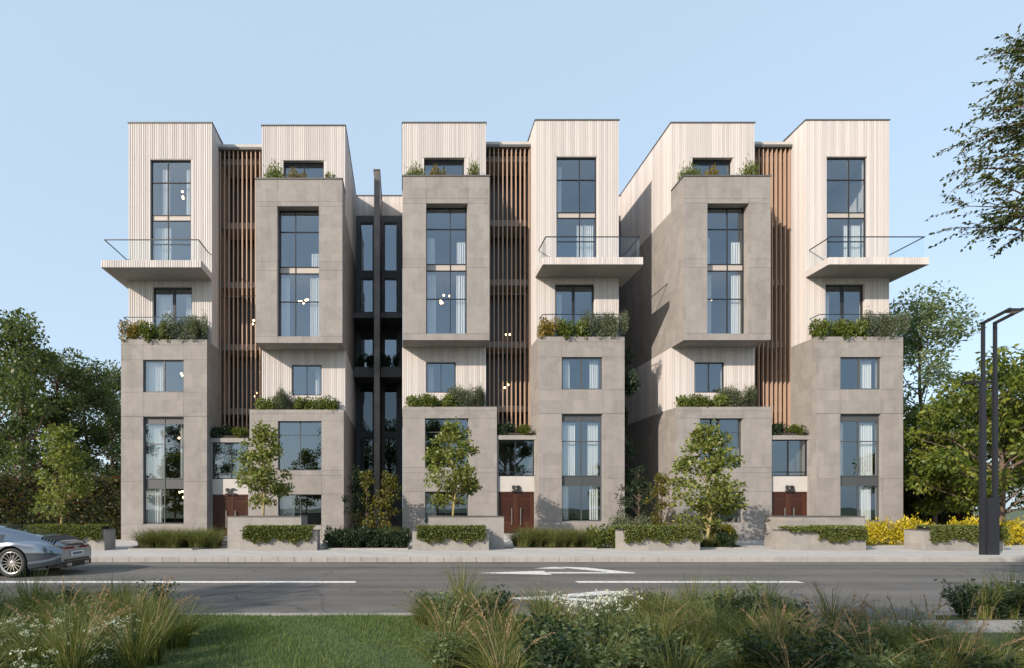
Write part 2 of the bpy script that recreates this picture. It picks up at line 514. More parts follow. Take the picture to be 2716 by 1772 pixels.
# kerb stones along the far side of the road, each its own piece
rk = random.Random(4)
kproto = []
for k in range(4):
    g = MB()
    e = 0.012
    x1 = 0.499
    prof = [(16.92, -0.05), (17.068, -0.05), (17.068, 0.152), (16.92 + 0.022, 0.152), (16.92 + 0.005, 0.146), (16.92, 0.128)]
    n = len(prof)
    g.v = [(0.0, y, z) for y, z in prof] + [(x1, y, z) for y, z in prof]
    g.f = [tuple(range(n)), tuple(range(2 * n - 1, n - 1, -1))] + [(i, n + i, n + (i + 1) % n, (i + 1) % n) for i in range(n)]
    me_o = g.build('kerb_stone', M['kerb'], pavement, fix=True)
    kproto.append(me_o.data)
    bpy.data.objects.remove(me_o)
for i in range(72):
    o = link('kerb_stone', kproto[i % 4], pavement, (-14.6 + i * 0.512, rk.uniform(-0.004, 0.002), rk.uniform(-0.004, 0.002)))
g = MB(); g.box(-250, -14.62, 16.92, 17.068, -0.05, 0.15); g.box(-14.6 + 72 * 0.512, 250, 16.92, 17.068, -0.05, 0.15)
k = g.build('kerb_run', M['kerb'], pavement); k['kind'] = 'stuff'
# near verge, edging, path
VZ = 0.07
g = MB()
g.box(-250, 5.6, -60, 8.2, -0.05, VZ)
g.box(5.6, 250, -60, 7.1, -0.05, VZ)
g.box(8.0, 250, 7.9, 8.2, -0.05, VZ)
verge = structure('verge', g, M['turf'])
g = MB(); g.box(5.6, 250, 7.1, 7.86, -0.05, VZ + 0.004)
path = structure('path', g, M['kerb'])
for i in range(26):
    g = MB(); x = -14.0 + i * 0.75
    if x + 0.74 > 5.6: break
    g.box(x, x + 0.738, 8.2, 8.36, -0.05, VZ + 0.012)
    g.build('edging_stone', M['kerb'], verge)
for i in range(8):
    g = MB(); x = 8.0 + i * 0.75
    g.box(x, x + 0.738, 8.2, 8.36, -0.05, VZ + 0.012)
    g.build('edging_stone', M['kerb'], verge)

# painted markings, 4 mm above the asphalt (children of the road)
def paint(name, polys, z=0.004):
    g = MB()
    for p in polys:
        g.quad([(x, y, z) for x, y in p])
    return g.build(name, M['paint'], road)
DL = 12.39
for a, b in ((-11.6, -1.06), (3.94, 9.02), (13.85, 18.9), (23.8, 28.8), (-21.5, -16.5)):
    paint('lane_line', [[(a, DL - 0.14), (b, DL - 0.14), (b, DL + 0.14), (a, DL + 0.14)]])
def pg(x, y):
    D = F_PX * CAM_Z / (y - VPY)
    return ((x - VPX) * D / F_PX, D)
def crop3(cx, cy):
    return pg(1200 + cx * 0.3361, 1350 + cy * 0.3361)
paint('turn_arrow', [[crop3(190, 506), crop3(785, 521), crop3(760, 508), crop3(715, 489)],
                     [crop3(730, 499), crop3(760, 510), crop3(1445, 509), crop3(1440, 502)],
                     ])
paint('turn_arrow', [[crop3(1250, 501.5), crop3(1425, 501.8), crop3(1060, 464), crop3(900, 459), crop3(800, 458)],
                     [crop3(640, 471), crop3(905, 473.5), crop3(800, 458)]], 0.0045)
paint('lane_arrow', [[crop3(378, 707), crop3(820, 728), crop3(830, 706), crop3(850, 682)],
                     [crop3(840, 694), crop3(835, 712), crop3(1270, 748), crop3(1265, 728)]])
paint('lane_arrow', [[crop3(900, 697), crop3(1350, 668), crop3(1345, 650), crop3(1180, 648), crop3(860, 678)]], 0.0045)

# ================================================================ buildings
BD = {1: 'block 5C', 2: 'the middle block', 3: 'the lamp post block'}


class Block:
    def __init__(s, idx, ox, sg, dz, label):
        s.idx, s.ox, s.sg, s.dz = idx, ox, sg, dz
        s.loc = (ox + sg * 5.1, 25.4, 0.15)
        s.root = empty('townhouse_block', s.loc, label, 'house', 'stepped townhouse blocks')
        s.rng = random.Random(10 + idx)

    def X(s, x):
        return s.ox + s.sg * x

    def bx(s, mb, x0, x1, y0, y1, z0, z1, m=0):
        mb.box(s.X(x0), s.X(x1), y0, y1, z0 + s.dz, z1 + s.dz, m)

    def part(s, name, mb, mat, parent=None, **kw):
        return mb.build(name, mat, parent or s.root, s.loc, **kw)

    # solid wall between y0 and y1 with rectangular openings (x0,x1,z0,z1)
    def wall(s, mb, x0, x1, z0, z1, y0, y1, holes=()):
        xs = sorted({x0, x1, *[min(max(h[i], x0), x1) for h in holes for i in (0, 1)]})
        zs = sorted({z0, z1, *[min(max(h[i], z0), z1) for h in holes for i in (2, 3)]})
        for a, b in zip(xs[:-1], xs[1:]):
            run = None
            for c, d in zip(zs[:-1], zs[1:]):
                mx, mz = (a + b) / 2, (c + d) / 2
                inside = any(h[0] < mx < h[1] and h[2] < mz < h[3] for h in holes)
                if not inside:
                    run = (run[0], d) if run else (c, d)
                if inside and run:
                    s.bx(mb, a, b, y0, y1, *run); run = None
            if run:
                s.bx(mb, a, b, y0, y1, *run)

    # stone panels with open joints, one object each
    def panels(s, parent, x0, x1, z0, z1, y0, y1, hole_list, zcuts=(), xcuts=()):
        xs = sorted({x0, x1, *xcuts, *[h[i] for h in hole_list for i in (0, 1)]})
        zs = sorted({z0, z1, *zcuts, *[h[i] for h in hole_list for i in (2, 3)]})
        e = 0.004
        for a, b in zip(xs[:-1], xs[1:]):
            for c, d in zip(zs[:-1], zs[1:]):
                mx, mz = (a + b) / 2, (c + d) / 2
                if any(h[0] < mx < h[1] and h[2] < mz < h[3] for h in hole_list): continue
                mb = MB()
                dy = s.rng.uniform(-0.0015, 0.0015)
                la = a if any(abs(a - h[1]) < 1e-6 for h in hole_list) or a == x0 else a + e
                s.bx(mb, a + (0 if a == x0 else e), b - (0 if b == x1 else e), y0 + dy, y1, c + (0 if c == z0 else e), d - (0 if d == z1 else e))
                s.part('stone_panel', mb, M['stone'], parent)

    # vertical ribs standing proud of a white face (front faces -y, or side faces)
    def ribs(s, parent, a0, a1, z0, z1, face, at, holes=(), pitch=0.104, w=0.066, d=0.017):
        mb = MB()
        n = int((a1 - a0) / pitch)
        st = (a1 - a0 - w) / n
        for i in range(n + 1):
            a = a0 + i * st
            segs = [(z0, z1)]
            for h in holes:
                if a + w > h[0] - 0.002 and a < h[1] + 0.002:
                    ns = []
                    for c, dd in segs:
                        if h[3] <= c or h[2] >= dd: ns.append((c, dd)); continue
                        if h[2] > c: ns.append((c, h[2]))
                        if h[3] < dd: ns.append((h[3], dd))
                    segs = ns
            for c, dd in segs:
                if face == 'front': s.bx(mb, a, a + w, at - d, at, c, dd)
                else: s.bx(mb, at - (d if face == 'left' else 0), at + (0 if face == 'left' else d), a, a + w, c, dd)
        o = s.part('cladding_rib', mb, M['rib'], parent)
        o['kind'] = 'stuff'
        return o

    # window: frame part with sub-parts pane / mullion / transom / spandrel
    def window(s, x0, x1, z0, z1, y, mull=(), trans=(), spand=(), fr=0.05, mw=0.04, mat='frame', glass='glass', name='window', reveal=None, open_left=False):
        mb = MB()
        dp = 0.07
        s.bx(mb, x0, x0 + fr, y, y + dp, z0, z1); s.bx(mb, x1 - fr, x1, y, y + dp, z0, z1)
        s.bx(mb, x0 + fr, x1 - fr, y, y + dp, z0, z0 + fr); s.bx(mb, x0 + fr, x1 - fr, y, y + dp, z1 - fr, z1)
        w = s.part(name, mb, M[mat])
        ms = sorted(mull); ts = sorted(trans)
        for mx in ms:
            b = MB(); s.bx(b, mx - mw / 2, mx + mw / 2, y + 0.004, y + dp - 0.004, z0 + fr, z1 - fr)
            s.part('mullion', b, M[mat], w)
        xe = [x0 + fr] + ms + [x1 - fr]
        ze = [z0 + fr] + ts + [z1 - fr]
        for tz in ts:
            b = MB(); s.bx(b, x0 + fr, x1 - fr, y + 0.008, y + dp - 0.008, tz - mw / 2, tz + mw / 2)
            s.part('transom', b, M[mat], w)
        for a, b_ in zip(xe[:-1], xe[1:]):
            for c, d in zip(ze[:-1], ze[1:]):
                mz = (c + d) / 2
                q = MB()
                sp = [t for t in spand if t[0] < mz < t[1]]
                if sp:
                    s.bx(q, a, b_, y + 0.03, y + 0.055, c, d)
                    s.part('spandrel', q, M[sp[0][2]], w)
                else:
                    yy = y + 0.04
                    q.quad([(s.X(a), yy, c + s.dz), (s.X(b_), yy, c + s.dz), (s.X(b_), yy, d + s.dz), (s.X(a), yy, d + s.dz)])
                    s.part('pane', q, M[glass], w)
        return w

    def sheet(s, a, z0, z1, parent):
        x0, x1, y0, y1 = a
        if x1 - x0 < .1: x0 = x1 = (x0 + x1) / 2
        else: y0 = y1 = (y0 + y1) / 2
        mb = MB(); mb.quad([(s.X(x0), y0, z0 + s.dz), (s.X(x1), y1, z0 + s.dz), (s.X(x1), y1, z1 + s.dz), (s.X(x0), y0, z1 + s.dz)])
        s.part('glass_panel', mb, M['railglass'], parent)

    def room(s, x0, x1, z0, z1, y0, y1, mat='room'):
        mb = MB()
        a, b, c, d = s.X(x0), s.X(x1), z0 + s.dz, z1 + s.dz
        mb.quad([(a, y1, c), (b, y1, c), (b, y1, d), (a, y1, d)])
        mb.quad([(a, y0, c), (a, y1, c), (a, y1, d), (a, y0, d)])
        mb.quad([(b, y0, c), (b, y1, c), (b, y1, d), (b, y0, d)])
        mb.quad([(a, y0, c), (b, y0, c), (b, y1, c), (a, y1, c)])
        mb.quad([(a, y0, d), (b, y0, d), (b, y1, d), (a, y1, d)])
        s.part('room', mb, M[mat])


def curtain(s, x0, x1, z0, z1, y, where):
    """pleated cloth hanging behind a pane: a thing of its own"""
    n = max(int((x1 - x0) / 0.018), 8)
    g = MB()
    ph = s.rng.uniform(0, 6)
    per = s.rng.uniform(0.085, 0.12)
    xa, xb = s.X(x0), s.X(x1)
    zs = [z0, (z0 + z1) / 2, z1]
    for i in range(n + 1):
        t = i / n
        x = xa + (xb - xa) * t
        dx = abs(xb - xa) * t
        for k, z in enumerate(zs):
            a = math.sin(dx / per * 2 * math.pi + ph) + 0.35 * math.sin(dx / per * 4.1 + ph * 2)
            g.v.append((x + 0.006 * (1 - k) * math.sin(i * 0.7), y + 0.033 * a, z + s.dz))
    for i in range(n):
        for k in range(2):
            a = i * 3 + k
            g.f.append((a, a + 3, a + 4, a + 1)); g.m.append(0)
    o = g.build('curtain', M['curtain'], None, ((xa + xb) / 2, y, z0 + s.dz), smooth=True)
    o.location = ((xa + xb) / 2, y, z0 + s.dz)
    tag(o, f'white curtain in {where} of {BD[s.idx]}', 'curtain', 'white curtains behind the windows')


_bulb = None
def pendant(s, x, y, ztop, drop, where, n=5):
    e = empty('pendant_lamp', (s.X(x), y, ztop + s.dz), f'lit pendant lamp in {where} of {BD[s.idx]}', 'lamp', 'lit pendant lamps indoors')
    global _bulb
    if _bulb is None:
        bm = bmesh.new(); bmesh.ops.create_icosphere(bm, subdivisions=2, radius=0.055)
        _bulb = bpy.data.meshes.new('bulb'); bm.to_mesh(_bulb); bm.free()
        _bulb.materials.append(M['bulb'])
    g = MB(); g.tube([(0, 0, 0), (0, 0, -drop)], 0.008, 5)
    pos = []
    for i in range(n):
        p = (s.rng.uniform(-.22, .22), s.rng.uniform(-.15, .15), -drop - s.rng.uniform(0.0, .34))
        pos.append(p)
        g.tube([(0, 0, -drop + 0.02), (p[0] * .6, p[1] * .6, -drop), p], 0.006, 4)
    g.build('cord', M['frame'], e)
    for p in pos:
        link('bulb', _bulb, e, p)


def make_block(idx, ox, sg, dz, label, number, P_mid_sp='spandrel'):
    s = Block(idx, ox, sg, dz, label)
    T = 0.3
    # ---------- lower grey box of the box tower
    hA = [(1.041, 3.059, 3.54, 5.828), (1.041, 3.059, 0.972, 2.418)]
    mb = MB()
    s.wall(mb, 0, 4.38, 0, 6.36, 25.45, 25.72, hA)
    s.bx(mb, 0, T, 25.72, 32.2, 0, 6.36)
    s.bx(mb, 4.08, 4.38, 25.72, 27.1, 0, 6.36)
    s.bx(mb, T, 4.08, 25.72, 26.03, 6.0, 6.2)
    s.bx(mb, 3.66, 3.96, 27.1, 32.2, 0, 6.2)
    s.bx(mb, 3.96, 4.08, 26.03, 27.1, 6.0, 6.2)
    s.bx(mb, T, 3.955, 26.035, 26.32, 6.0, 6.36)
    w = s.part('lower_stone_wall', mb, M['stone'])
    s.panels(w, 0, 4.38, 0, 6.36, 25.42, 25.45, hA, zcuts=(6.18, 3.3), xcuts=())
    mb = MB(); s.bx(mb, T + .01, 4.07, 25.73, 26.0, 6.2, 6.3); s.part('planting_soil', mb, M['soil'])
    s.window(1.041, 3.059, 3.54, 5.828, 25.60, mull=(2.05,), trans=(5.2,), mat='greyframe', fr=0.035, mw=0.03)
    s.window(1.041, 3.059, 0.972, 2.418, 25.60, mull=(2.05,), mat='greyframe', fr=0.035, mw=0.03)
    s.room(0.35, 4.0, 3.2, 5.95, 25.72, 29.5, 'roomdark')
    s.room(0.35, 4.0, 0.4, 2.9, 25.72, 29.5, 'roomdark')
    # ---------- white shaft behind it
    hB = [(1.12, 2.531, 7.145, 8.595), (1.014, 2.944, 16.36, 18.33), (T, 3.66, 9.5, 15.6)]
    mb = MB()
    s.wall(mb, 0, 3.96, 6.36, 19.97, 26.03, 26.33, hB + [(0, T, 9.29, 15.73), (3.66, 3.96, 9.5, 15.6)])
    s.bx(mb, 0, T, 26.33, 32.2, 6.36, 9.29); s.bx(mb, 0, T, 26.33, 32.2, 15.73, 19.97)
    s.bx(mb, 3.66, 3.96, 26.33, 32.2, 6.36, 19.97)
    s.bx(mb, 3.66, 3.96, 26.03, 26.33, 9.5, 15.6)
    s.bx(mb, T, 3.66, 26.33, 32.2, 19.3, 19.5)
    w = s.part('white_shaft_wall', mb, M['white'])
    s.ribs(w, 0, 3.96, 6.36, 9.29, 'front', 26.03, [(1.10, 2.55, 7.10, 8.62)])
    s.ribs(w, 0, 3.96, 16.2, 19.965, 'front', 26.03, [(0.99, 2.97, 16.2, 18.34)])
    s.ribs(w, 26.06, 32.2, 15.76, 19.965, 'left', 0.0)
    s.ribs(w, 26.06, 32.2, 6.38, 9.28, 'left', 0.0)
    mb = MB()
    s.bx(mb, -.045, 4.0, 25.985, 26.33, 19.97, 20.02); s.bx(mb, -.045, T, 26.33, 32.2, 19.97, 20.02); s.bx(mb, 3.66, 4.0, 26.33, 32.2, 19.97, 20.02)
    s.part('roof_coping', mb, M['coping'])
    s.window(1.12, 2.531, 7.145, 8.595, 26.08, mull=(1.83,), fr=0.05, mw=0.03, glass='glass')
    s.room(0.35, 3.6, 6.6, 9.2, 26.33, 29.5)
    s.window(1.014, 2.944, 16.36, 18.2, 26.24, mull=(1.98,), fr=0.06, mw=0.07)
    mb = MB(); s.bx(mb, 1.014, 2.944, 26.20, 26.33, 18.2, 18.33); s.part('window_head', mb, M['frame'])
    s.room(0.35, 3.6, 16.3, 18.6, 26.33, 29.5)
    # ---------- projecting grey box
    hC = [(1.069, 2.953, 9.587, 15.5)]
    mb = MB()
    s.wall(mb, 0, 3.94, 9.29, 16.72, 24.87, 25.30, hC)
    s.bx(mb, 0, T, 25.30, 26.03, 9.29, 16.72); s.bx(mb, 3.64, 3.94, 25.30, 26.03, 9.29, 16.72)
    s.bx(mb, 0, T, 26.03, 32.2, 9.29, 15.73)
    s.bx(mb, T, 3.64, 25.30, 26.03, 15.9, 16.35)
    w = s.part('projecting_stone_box', mb, M['stone'])
    s.panels(w, 0, 3.94, 9.29, 16.72, 24.84, 24.87, hC, zcuts=(15.72, 12.98, 12.58))
    mb = MB(); s.bx(mb, T, 3.64, 25.30, 26.03, 9.292, 9.5); s.part('soffit', mb, M['soffit'], w)
    mb = MB()
    s.bx(mb, -.03, 3.97, 24.81, 25.30, 16.72, 16.78); s.bx(mb, -.03, T, 25.30, 26.0, 16.72, 16.78); s.bx(mb, 3.64, 3.97, 25.30, 26.0, 16.72, 16.78)
    s.part('box_coping', mb, M['coping'], w)
    mb = MB(); s.bx(mb, T + .01, 3.63, 25.31, 25.7, 16.35, 16.62); s.part('planting_soil', mb, M['soil'])
    s.window(1.069, 2.953, 9.587, 15.5, 25.22, mull=(2.20,), trans=(14.52, 12.90, 12.60, 11.30), spand=[(12.6, 12.9, P_mid_sp)], fr=0.05)
    s.room(0.35, 3.6, 12.75, 15.55, 25.30, 29.8)
    s.room(0.35, 3.6, 9.5, 12.7, 25.30, 29.8)
    # ---------- lower grey box of the balcony tower
    hD = [(7.305, 9.169, 7.10, 8.585), (7.305, 9.169, 1.046, 5.977)]
    mb = MB()
    s.wall(mb, 6.24, 10.18, 0, 9.52, 25.11, 25.40, hD)
    s.bx(mb, 6.24, 6.54, 25.40, 27.4, 0, 9.52); s.bx(mb, 9.88, 10.18, 25.40, 32.2, 0, 9.3)
    s.bx(mb, 9.88, 10.18, 25.40, 25.85, 9.3, 9.52)
    s.bx(mb, 6.54, 9.88, 25.40, 25.85, 9.0, 9.2)
    w = s.part('lower_stone_tower', mb, M['stone'])
    s.panels(w, 6.24, 10.18, 0, 9.52, 25.08, 25.11, hD, zcuts=(9.27, 6.0, 3.0))
    mb = MB(); s.bx(mb, 6.55, 9.87, 25.41, 25.82, 9.2, 9.42); s.part('planting_soil', mb, M['soil'])
    s.window(7.305, 9.169, 7.10, 8.585, 25.16, mull=(8.237,), mat='greyframe', fr=0.06, mw=0.08)
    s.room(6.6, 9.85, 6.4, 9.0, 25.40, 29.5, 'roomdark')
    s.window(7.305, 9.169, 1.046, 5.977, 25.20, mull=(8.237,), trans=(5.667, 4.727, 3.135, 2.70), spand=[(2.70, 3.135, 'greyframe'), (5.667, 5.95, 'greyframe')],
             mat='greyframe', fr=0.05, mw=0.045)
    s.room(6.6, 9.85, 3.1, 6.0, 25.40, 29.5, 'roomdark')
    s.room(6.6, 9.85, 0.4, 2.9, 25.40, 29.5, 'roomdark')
    # ---------- white balcony tower
    hE = [(7.267, 9.179, 12.86, 18.26), (7.216, 9.067, 9.60, 12.24)]
    mb = MB()
    s.wall(mb, 6.28, 10.21, 9.3, 19.97, 25.85, 26.15, hE)
    s.bx(mb, 6.28, 6.58, 26.15, 32.2, 9.52, 19.97); s.bx(mb, 9.91, 10.21, 26.15, 32.2, 9.3, 19.97)
    s.bx(mb, 6.58, 9.91, 26.15, 32.2, 19.3, 19.5)
    s.bx(mb, 6.28, 6.54, 27.4, 32.2, 0, 9.52)
    w = s.part('white_tower_wall', mb, M['white'])
    s.ribs(w, 6.28, 10.21, 9.3, 19.965, 'front', 25.85, [(7.245, 9.20, 12.5, 18.285), (7.195, 9.09, 9.3, 12.265)])
    s.ribs(w, 25.88, 26.75, 9.54, 19.965, 'left', 6.28)
    mb = MB()
    s.bx(mb, 6.235, 10.25, 25.805, 26.15, 19.97, 20.02); s.bx(mb, 6.235, 6.58, 26.15, 32.2, 19.97, 20.02); s.bx(mb, 9.91, 10.25, 26.15, 32.2, 19.97, 20.02)
    s.part('roof_coping', mb, M['coping'])
    s.window(7.267, 9.179, 12.86, 18.26, 25.93, mull=(8.39,), trans=(17.22, 15.67, 15.41, 14.30), spand=[(15.41, 15.67, P_mid_sp)], fr=0.055)
    s.room(6.6, 9.9, 15.55, 18.4, 26.15, 30)
    s.room(6.6, 9.9, 12.6, 15.5, 26.15, 30)
    s.window(7.216, 9.067, 9.60, 12.24, 25.96, mull=(8.11,), fr=0.07, mw=0.13)
    s.room(6.6, 9.9, 9.4, 12.35, 26.15, 30)
    # ---------- balcony
    mb = MB()
    s.bx(mb, 6.3, 10.72, 24.48, 25.82, 12.54, 12.86); s.bx(mb, 10.24, 10.72, 25.82, 26.9, 12.54, 12.86)
    bal = s.part('balcony', mb, M['soffit'])
    mb = MB()
    s.bx(mb, 6.28, 10.74, 24.44, 24.48, 12.545, 12.865); s.bx(mb, 6.26, 6.3, 24.48, 25.82, 12.545, 12.865); s.bx(mb, 10.72, 10.76, 24.48, 26.9, 12.545, 12.865)
    s.part('balcony_edge', mb, M['white'], bal)
    s.ribs(bal, 6.28, 10.74, 12.55, 12.862, 'front', 24.44)
    rail = MB()
    zr = 13.81
    s.bx(rail, 6.40, 10.66, 24.52, 24.56, zr, zr + .035); s.bx(rail, 6.40, 6.44, 24.56, 25.81, zr, zr + .035); s.bx(rail, 10.62, 10.66, 24.56, 26.85, zr, zr + .035)
    s.part('handrail', rail, M['frame'], bal)
    for a in ((6.42, 8.52, 24.535, 24.545), (8.54, 10.64, 24.535, 24.545), (6.415, 6.425, 24.56, 25.81), (10.635, 10.645, 24.56, 26.85)):
        s.sheet(a, 12.86, zr, bal)
    # terrace rail on top of the lower tower
    mb = MB(); zr = 10.57
    s.bx(mb, 6.44, 10.14, 25.20, 25.23, zr, zr + .03); s.bx(mb, 6.44, 6.47, 25.23, 25.81, zr, zr + .03); s.bx(mb, 10.11, 10.14, 25.23, 25.81, zr, zr + .03)
    tr = s.part('terrace_rail', mb, M['frame'])
    for a in ((6.45, 8.28, 25.21, 25.22), (8.30, 10.13, 25.21, 25.22), (6.45, 6.46, 25.24, 25.81), (10.12, 10.13, 25.24, 25.81)):
        s.sheet(a, 9.52, zr, tr)
    # ---------- stair core behind timber fins
    mb = MB()
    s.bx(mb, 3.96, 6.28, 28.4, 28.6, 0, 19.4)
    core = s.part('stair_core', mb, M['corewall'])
    for z in (6.45, 9.65, 12.75, 15.7, 18.9):
        mb = MB(); s.bx(mb, 3.965, 6.275, 27.25, 28.4, z, z + .30); s.part('stair_slab', mb, M['coreband'], core)
    mb = MB(); s.bx(mb, 3.97, 6.27, 26.72, 32.2, 19.42, 19.56); s.part('core_roof', mb, M['render_white'], core)
    mb = MB(); s.bx(mb, 3.97, 6.27, 26.70, 27.1, 19.30, 19.42); s.part('screen_head', mb, M['coping'], core)
    scr = MB(); s.bx(scr, 3.97, 6.27, 27.02, 27.06, 5.08, 5.16); s.bx(scr, 3.97, 6.27, 27.02, 27.06, 19.2, 19.28)
    s.bx(scr, 3.97, 6.27, 27.02, 27.06, 12.2, 12.26)
    scr = s.part('fin_screen', scr, M['coping'])
    for i in range(11):
        a = 4.03 + i * (2.20 - 0.045) / 10
        mb = MB(); s.bx(mb, a, a + 0.045, 26.80, 26.95, 5.05, 19.32)
        s.part('timber_fin', mb, M['fin'], scr)
    # ---------- entrance bay
    mb = MB()
    s.bx(mb, 4.385, 6.235, 25.5, 27.3, 4.85, 5.05)
    s.bx(mb, 4.385, 4.47, 25.52, 25.9, 0, 4.85); s.bx(mb, 6.15, 6.235, 25.52, 25.9, 0, 4.85)
    ent = s.part('entrance_surround', mb, M['planter'])
    mb = MB(); s.bx(mb, 4.47, 6.15, 25.58, 25.72, 2.42, 3.14); s.part('number_panel', mb, M['render_white'], ent)
    s.window(4.47, 6.15, 3.14, 4.85, 25.60, mull=(5.28,), trans=(3.34,), fr=0.045, mw=0.045, mat='frame')
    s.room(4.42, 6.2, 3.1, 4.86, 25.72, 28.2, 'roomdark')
    mb = MB(); s.bx(mb, 4.42, 6.2, 25.58, 25.62, 4.99 + .06, 5.11 + .06); s.bx(mb, 4.45, 6.18, 25.62, 26.2, 5.05, 5.13)
    s.part('planting_soil', mb, M['soil'], ent)
    # double door
    mb = MB(); s.bx(mb, 4.47, 4.53, 25.60, 25.72, .47, 2.40); s.bx(mb, 6.09, 6.15, 25.60, 25.72, .47, 2.40); s.bx(mb, 4.53, 6.09, 25.60, 25.72, 2.34, 2.40)
    dr = s.part('door_frame', mb, M['door'])
    for a, b, hx in ((4.53, 5.306, 5.10), (5.314, 6.09, 5.52)):
        mb = MB(); s.bx(mb, a, b, 25.67, 25.71, .48, 2.34)
        # stiles and boards standing proud
        s.bx(mb, a, a + .12, 25.63, 25.67, .48, 2.34); s.bx(mb, b - .12, b, 25.63, 25.67, .48, 2.34)
        for z0, z1 in ((.48, .60), (2.22, 2.34)):
            s.bx(mb, a + .12, b - .12, 25.63, 25.67, z0, z1)
        nb = 7
        for i in range(nb):
            z0 = .61 + i * (1.60 / nb)
            s.bx(mb, a + .125, b - .125, 25.655, 25.67, z0, z0 + 1.60 / nb - .012)
        d = s.part('door', mb, M['door'])
        hb = MB(); s.bx(hb, hx - .014, hx + .014, 25.56, 25.585, .86, 1.66)
        s.bx(hb, hx - .01, hx + .01, 25.585, 25.63, .95, .97); s.bx(hb, hx - .01, hx + .01, 25.585, 25.63, 1.55, 1.57)
        s.part('handle', hb, M['steel'], d)
    mb = MB(); s.bx(mb, 4.39, 6.23, 24.75, 25.6, -.1, .47); s.part('door_step', mb, M['paving'])
    mb = MB(); s.bx(mb, 4.39, 6.23, 24.40, 24.75, -.1, .31); s.part('door_step', mb, M['paving'])
    # house number, cut-out metal characters standing on the door head
    cu = bpy.data.curves.new('house_number', 'FONT')
    cu.body = number; cu.size = 0.40; cu.extrude = 0.02; cu.offset = 0.012; cu.align_x = 'CENTER'; cu.space_character = 1.05
    to = bpy.data.objects.new('house_number_text', cu); COL.objects.link(to)
    dg = bpy.context.evaluated_depsgraph_get()
    me = bpy.data.meshes.new_from_object(to.evaluated_get(dg))
    bpy.data.objects.remove(to)
    me.materials.clear(); me.materials.append(M['number'])
    ho = bpy.data.objects.new('house_number', me); COL.objects.link(ho); ho.parent = s.root
    ho.rotation_euler = (R(90), 0, 0)
    ho.location = (s.X(5.30) - s.loc[0], 25.52 - s.loc[1], 2.425 + dz - s.loc[2])
    # back of the block
    mb = MB(); s.bx(mb, 0, 10.21, 32.2, 38, 0, 19.9); s.part('rear_wing', mb, M['render_white'])
    return s


B1 = make_block(1, -2.74, -1, -0.13, 'mirrored grey and white townhouse block numbered 5C beside the dark hedge', '5C')
B2 = make_block(2, 0.0, 1, 0.0, 'grey and white townhouse block numbered 5B between the other two blocks', '5B')
B3 = make_block(3, 12.78, 1, 0.0, 'grey and white townhouse block numbered 5B next to the tall double lamp post', '5B')

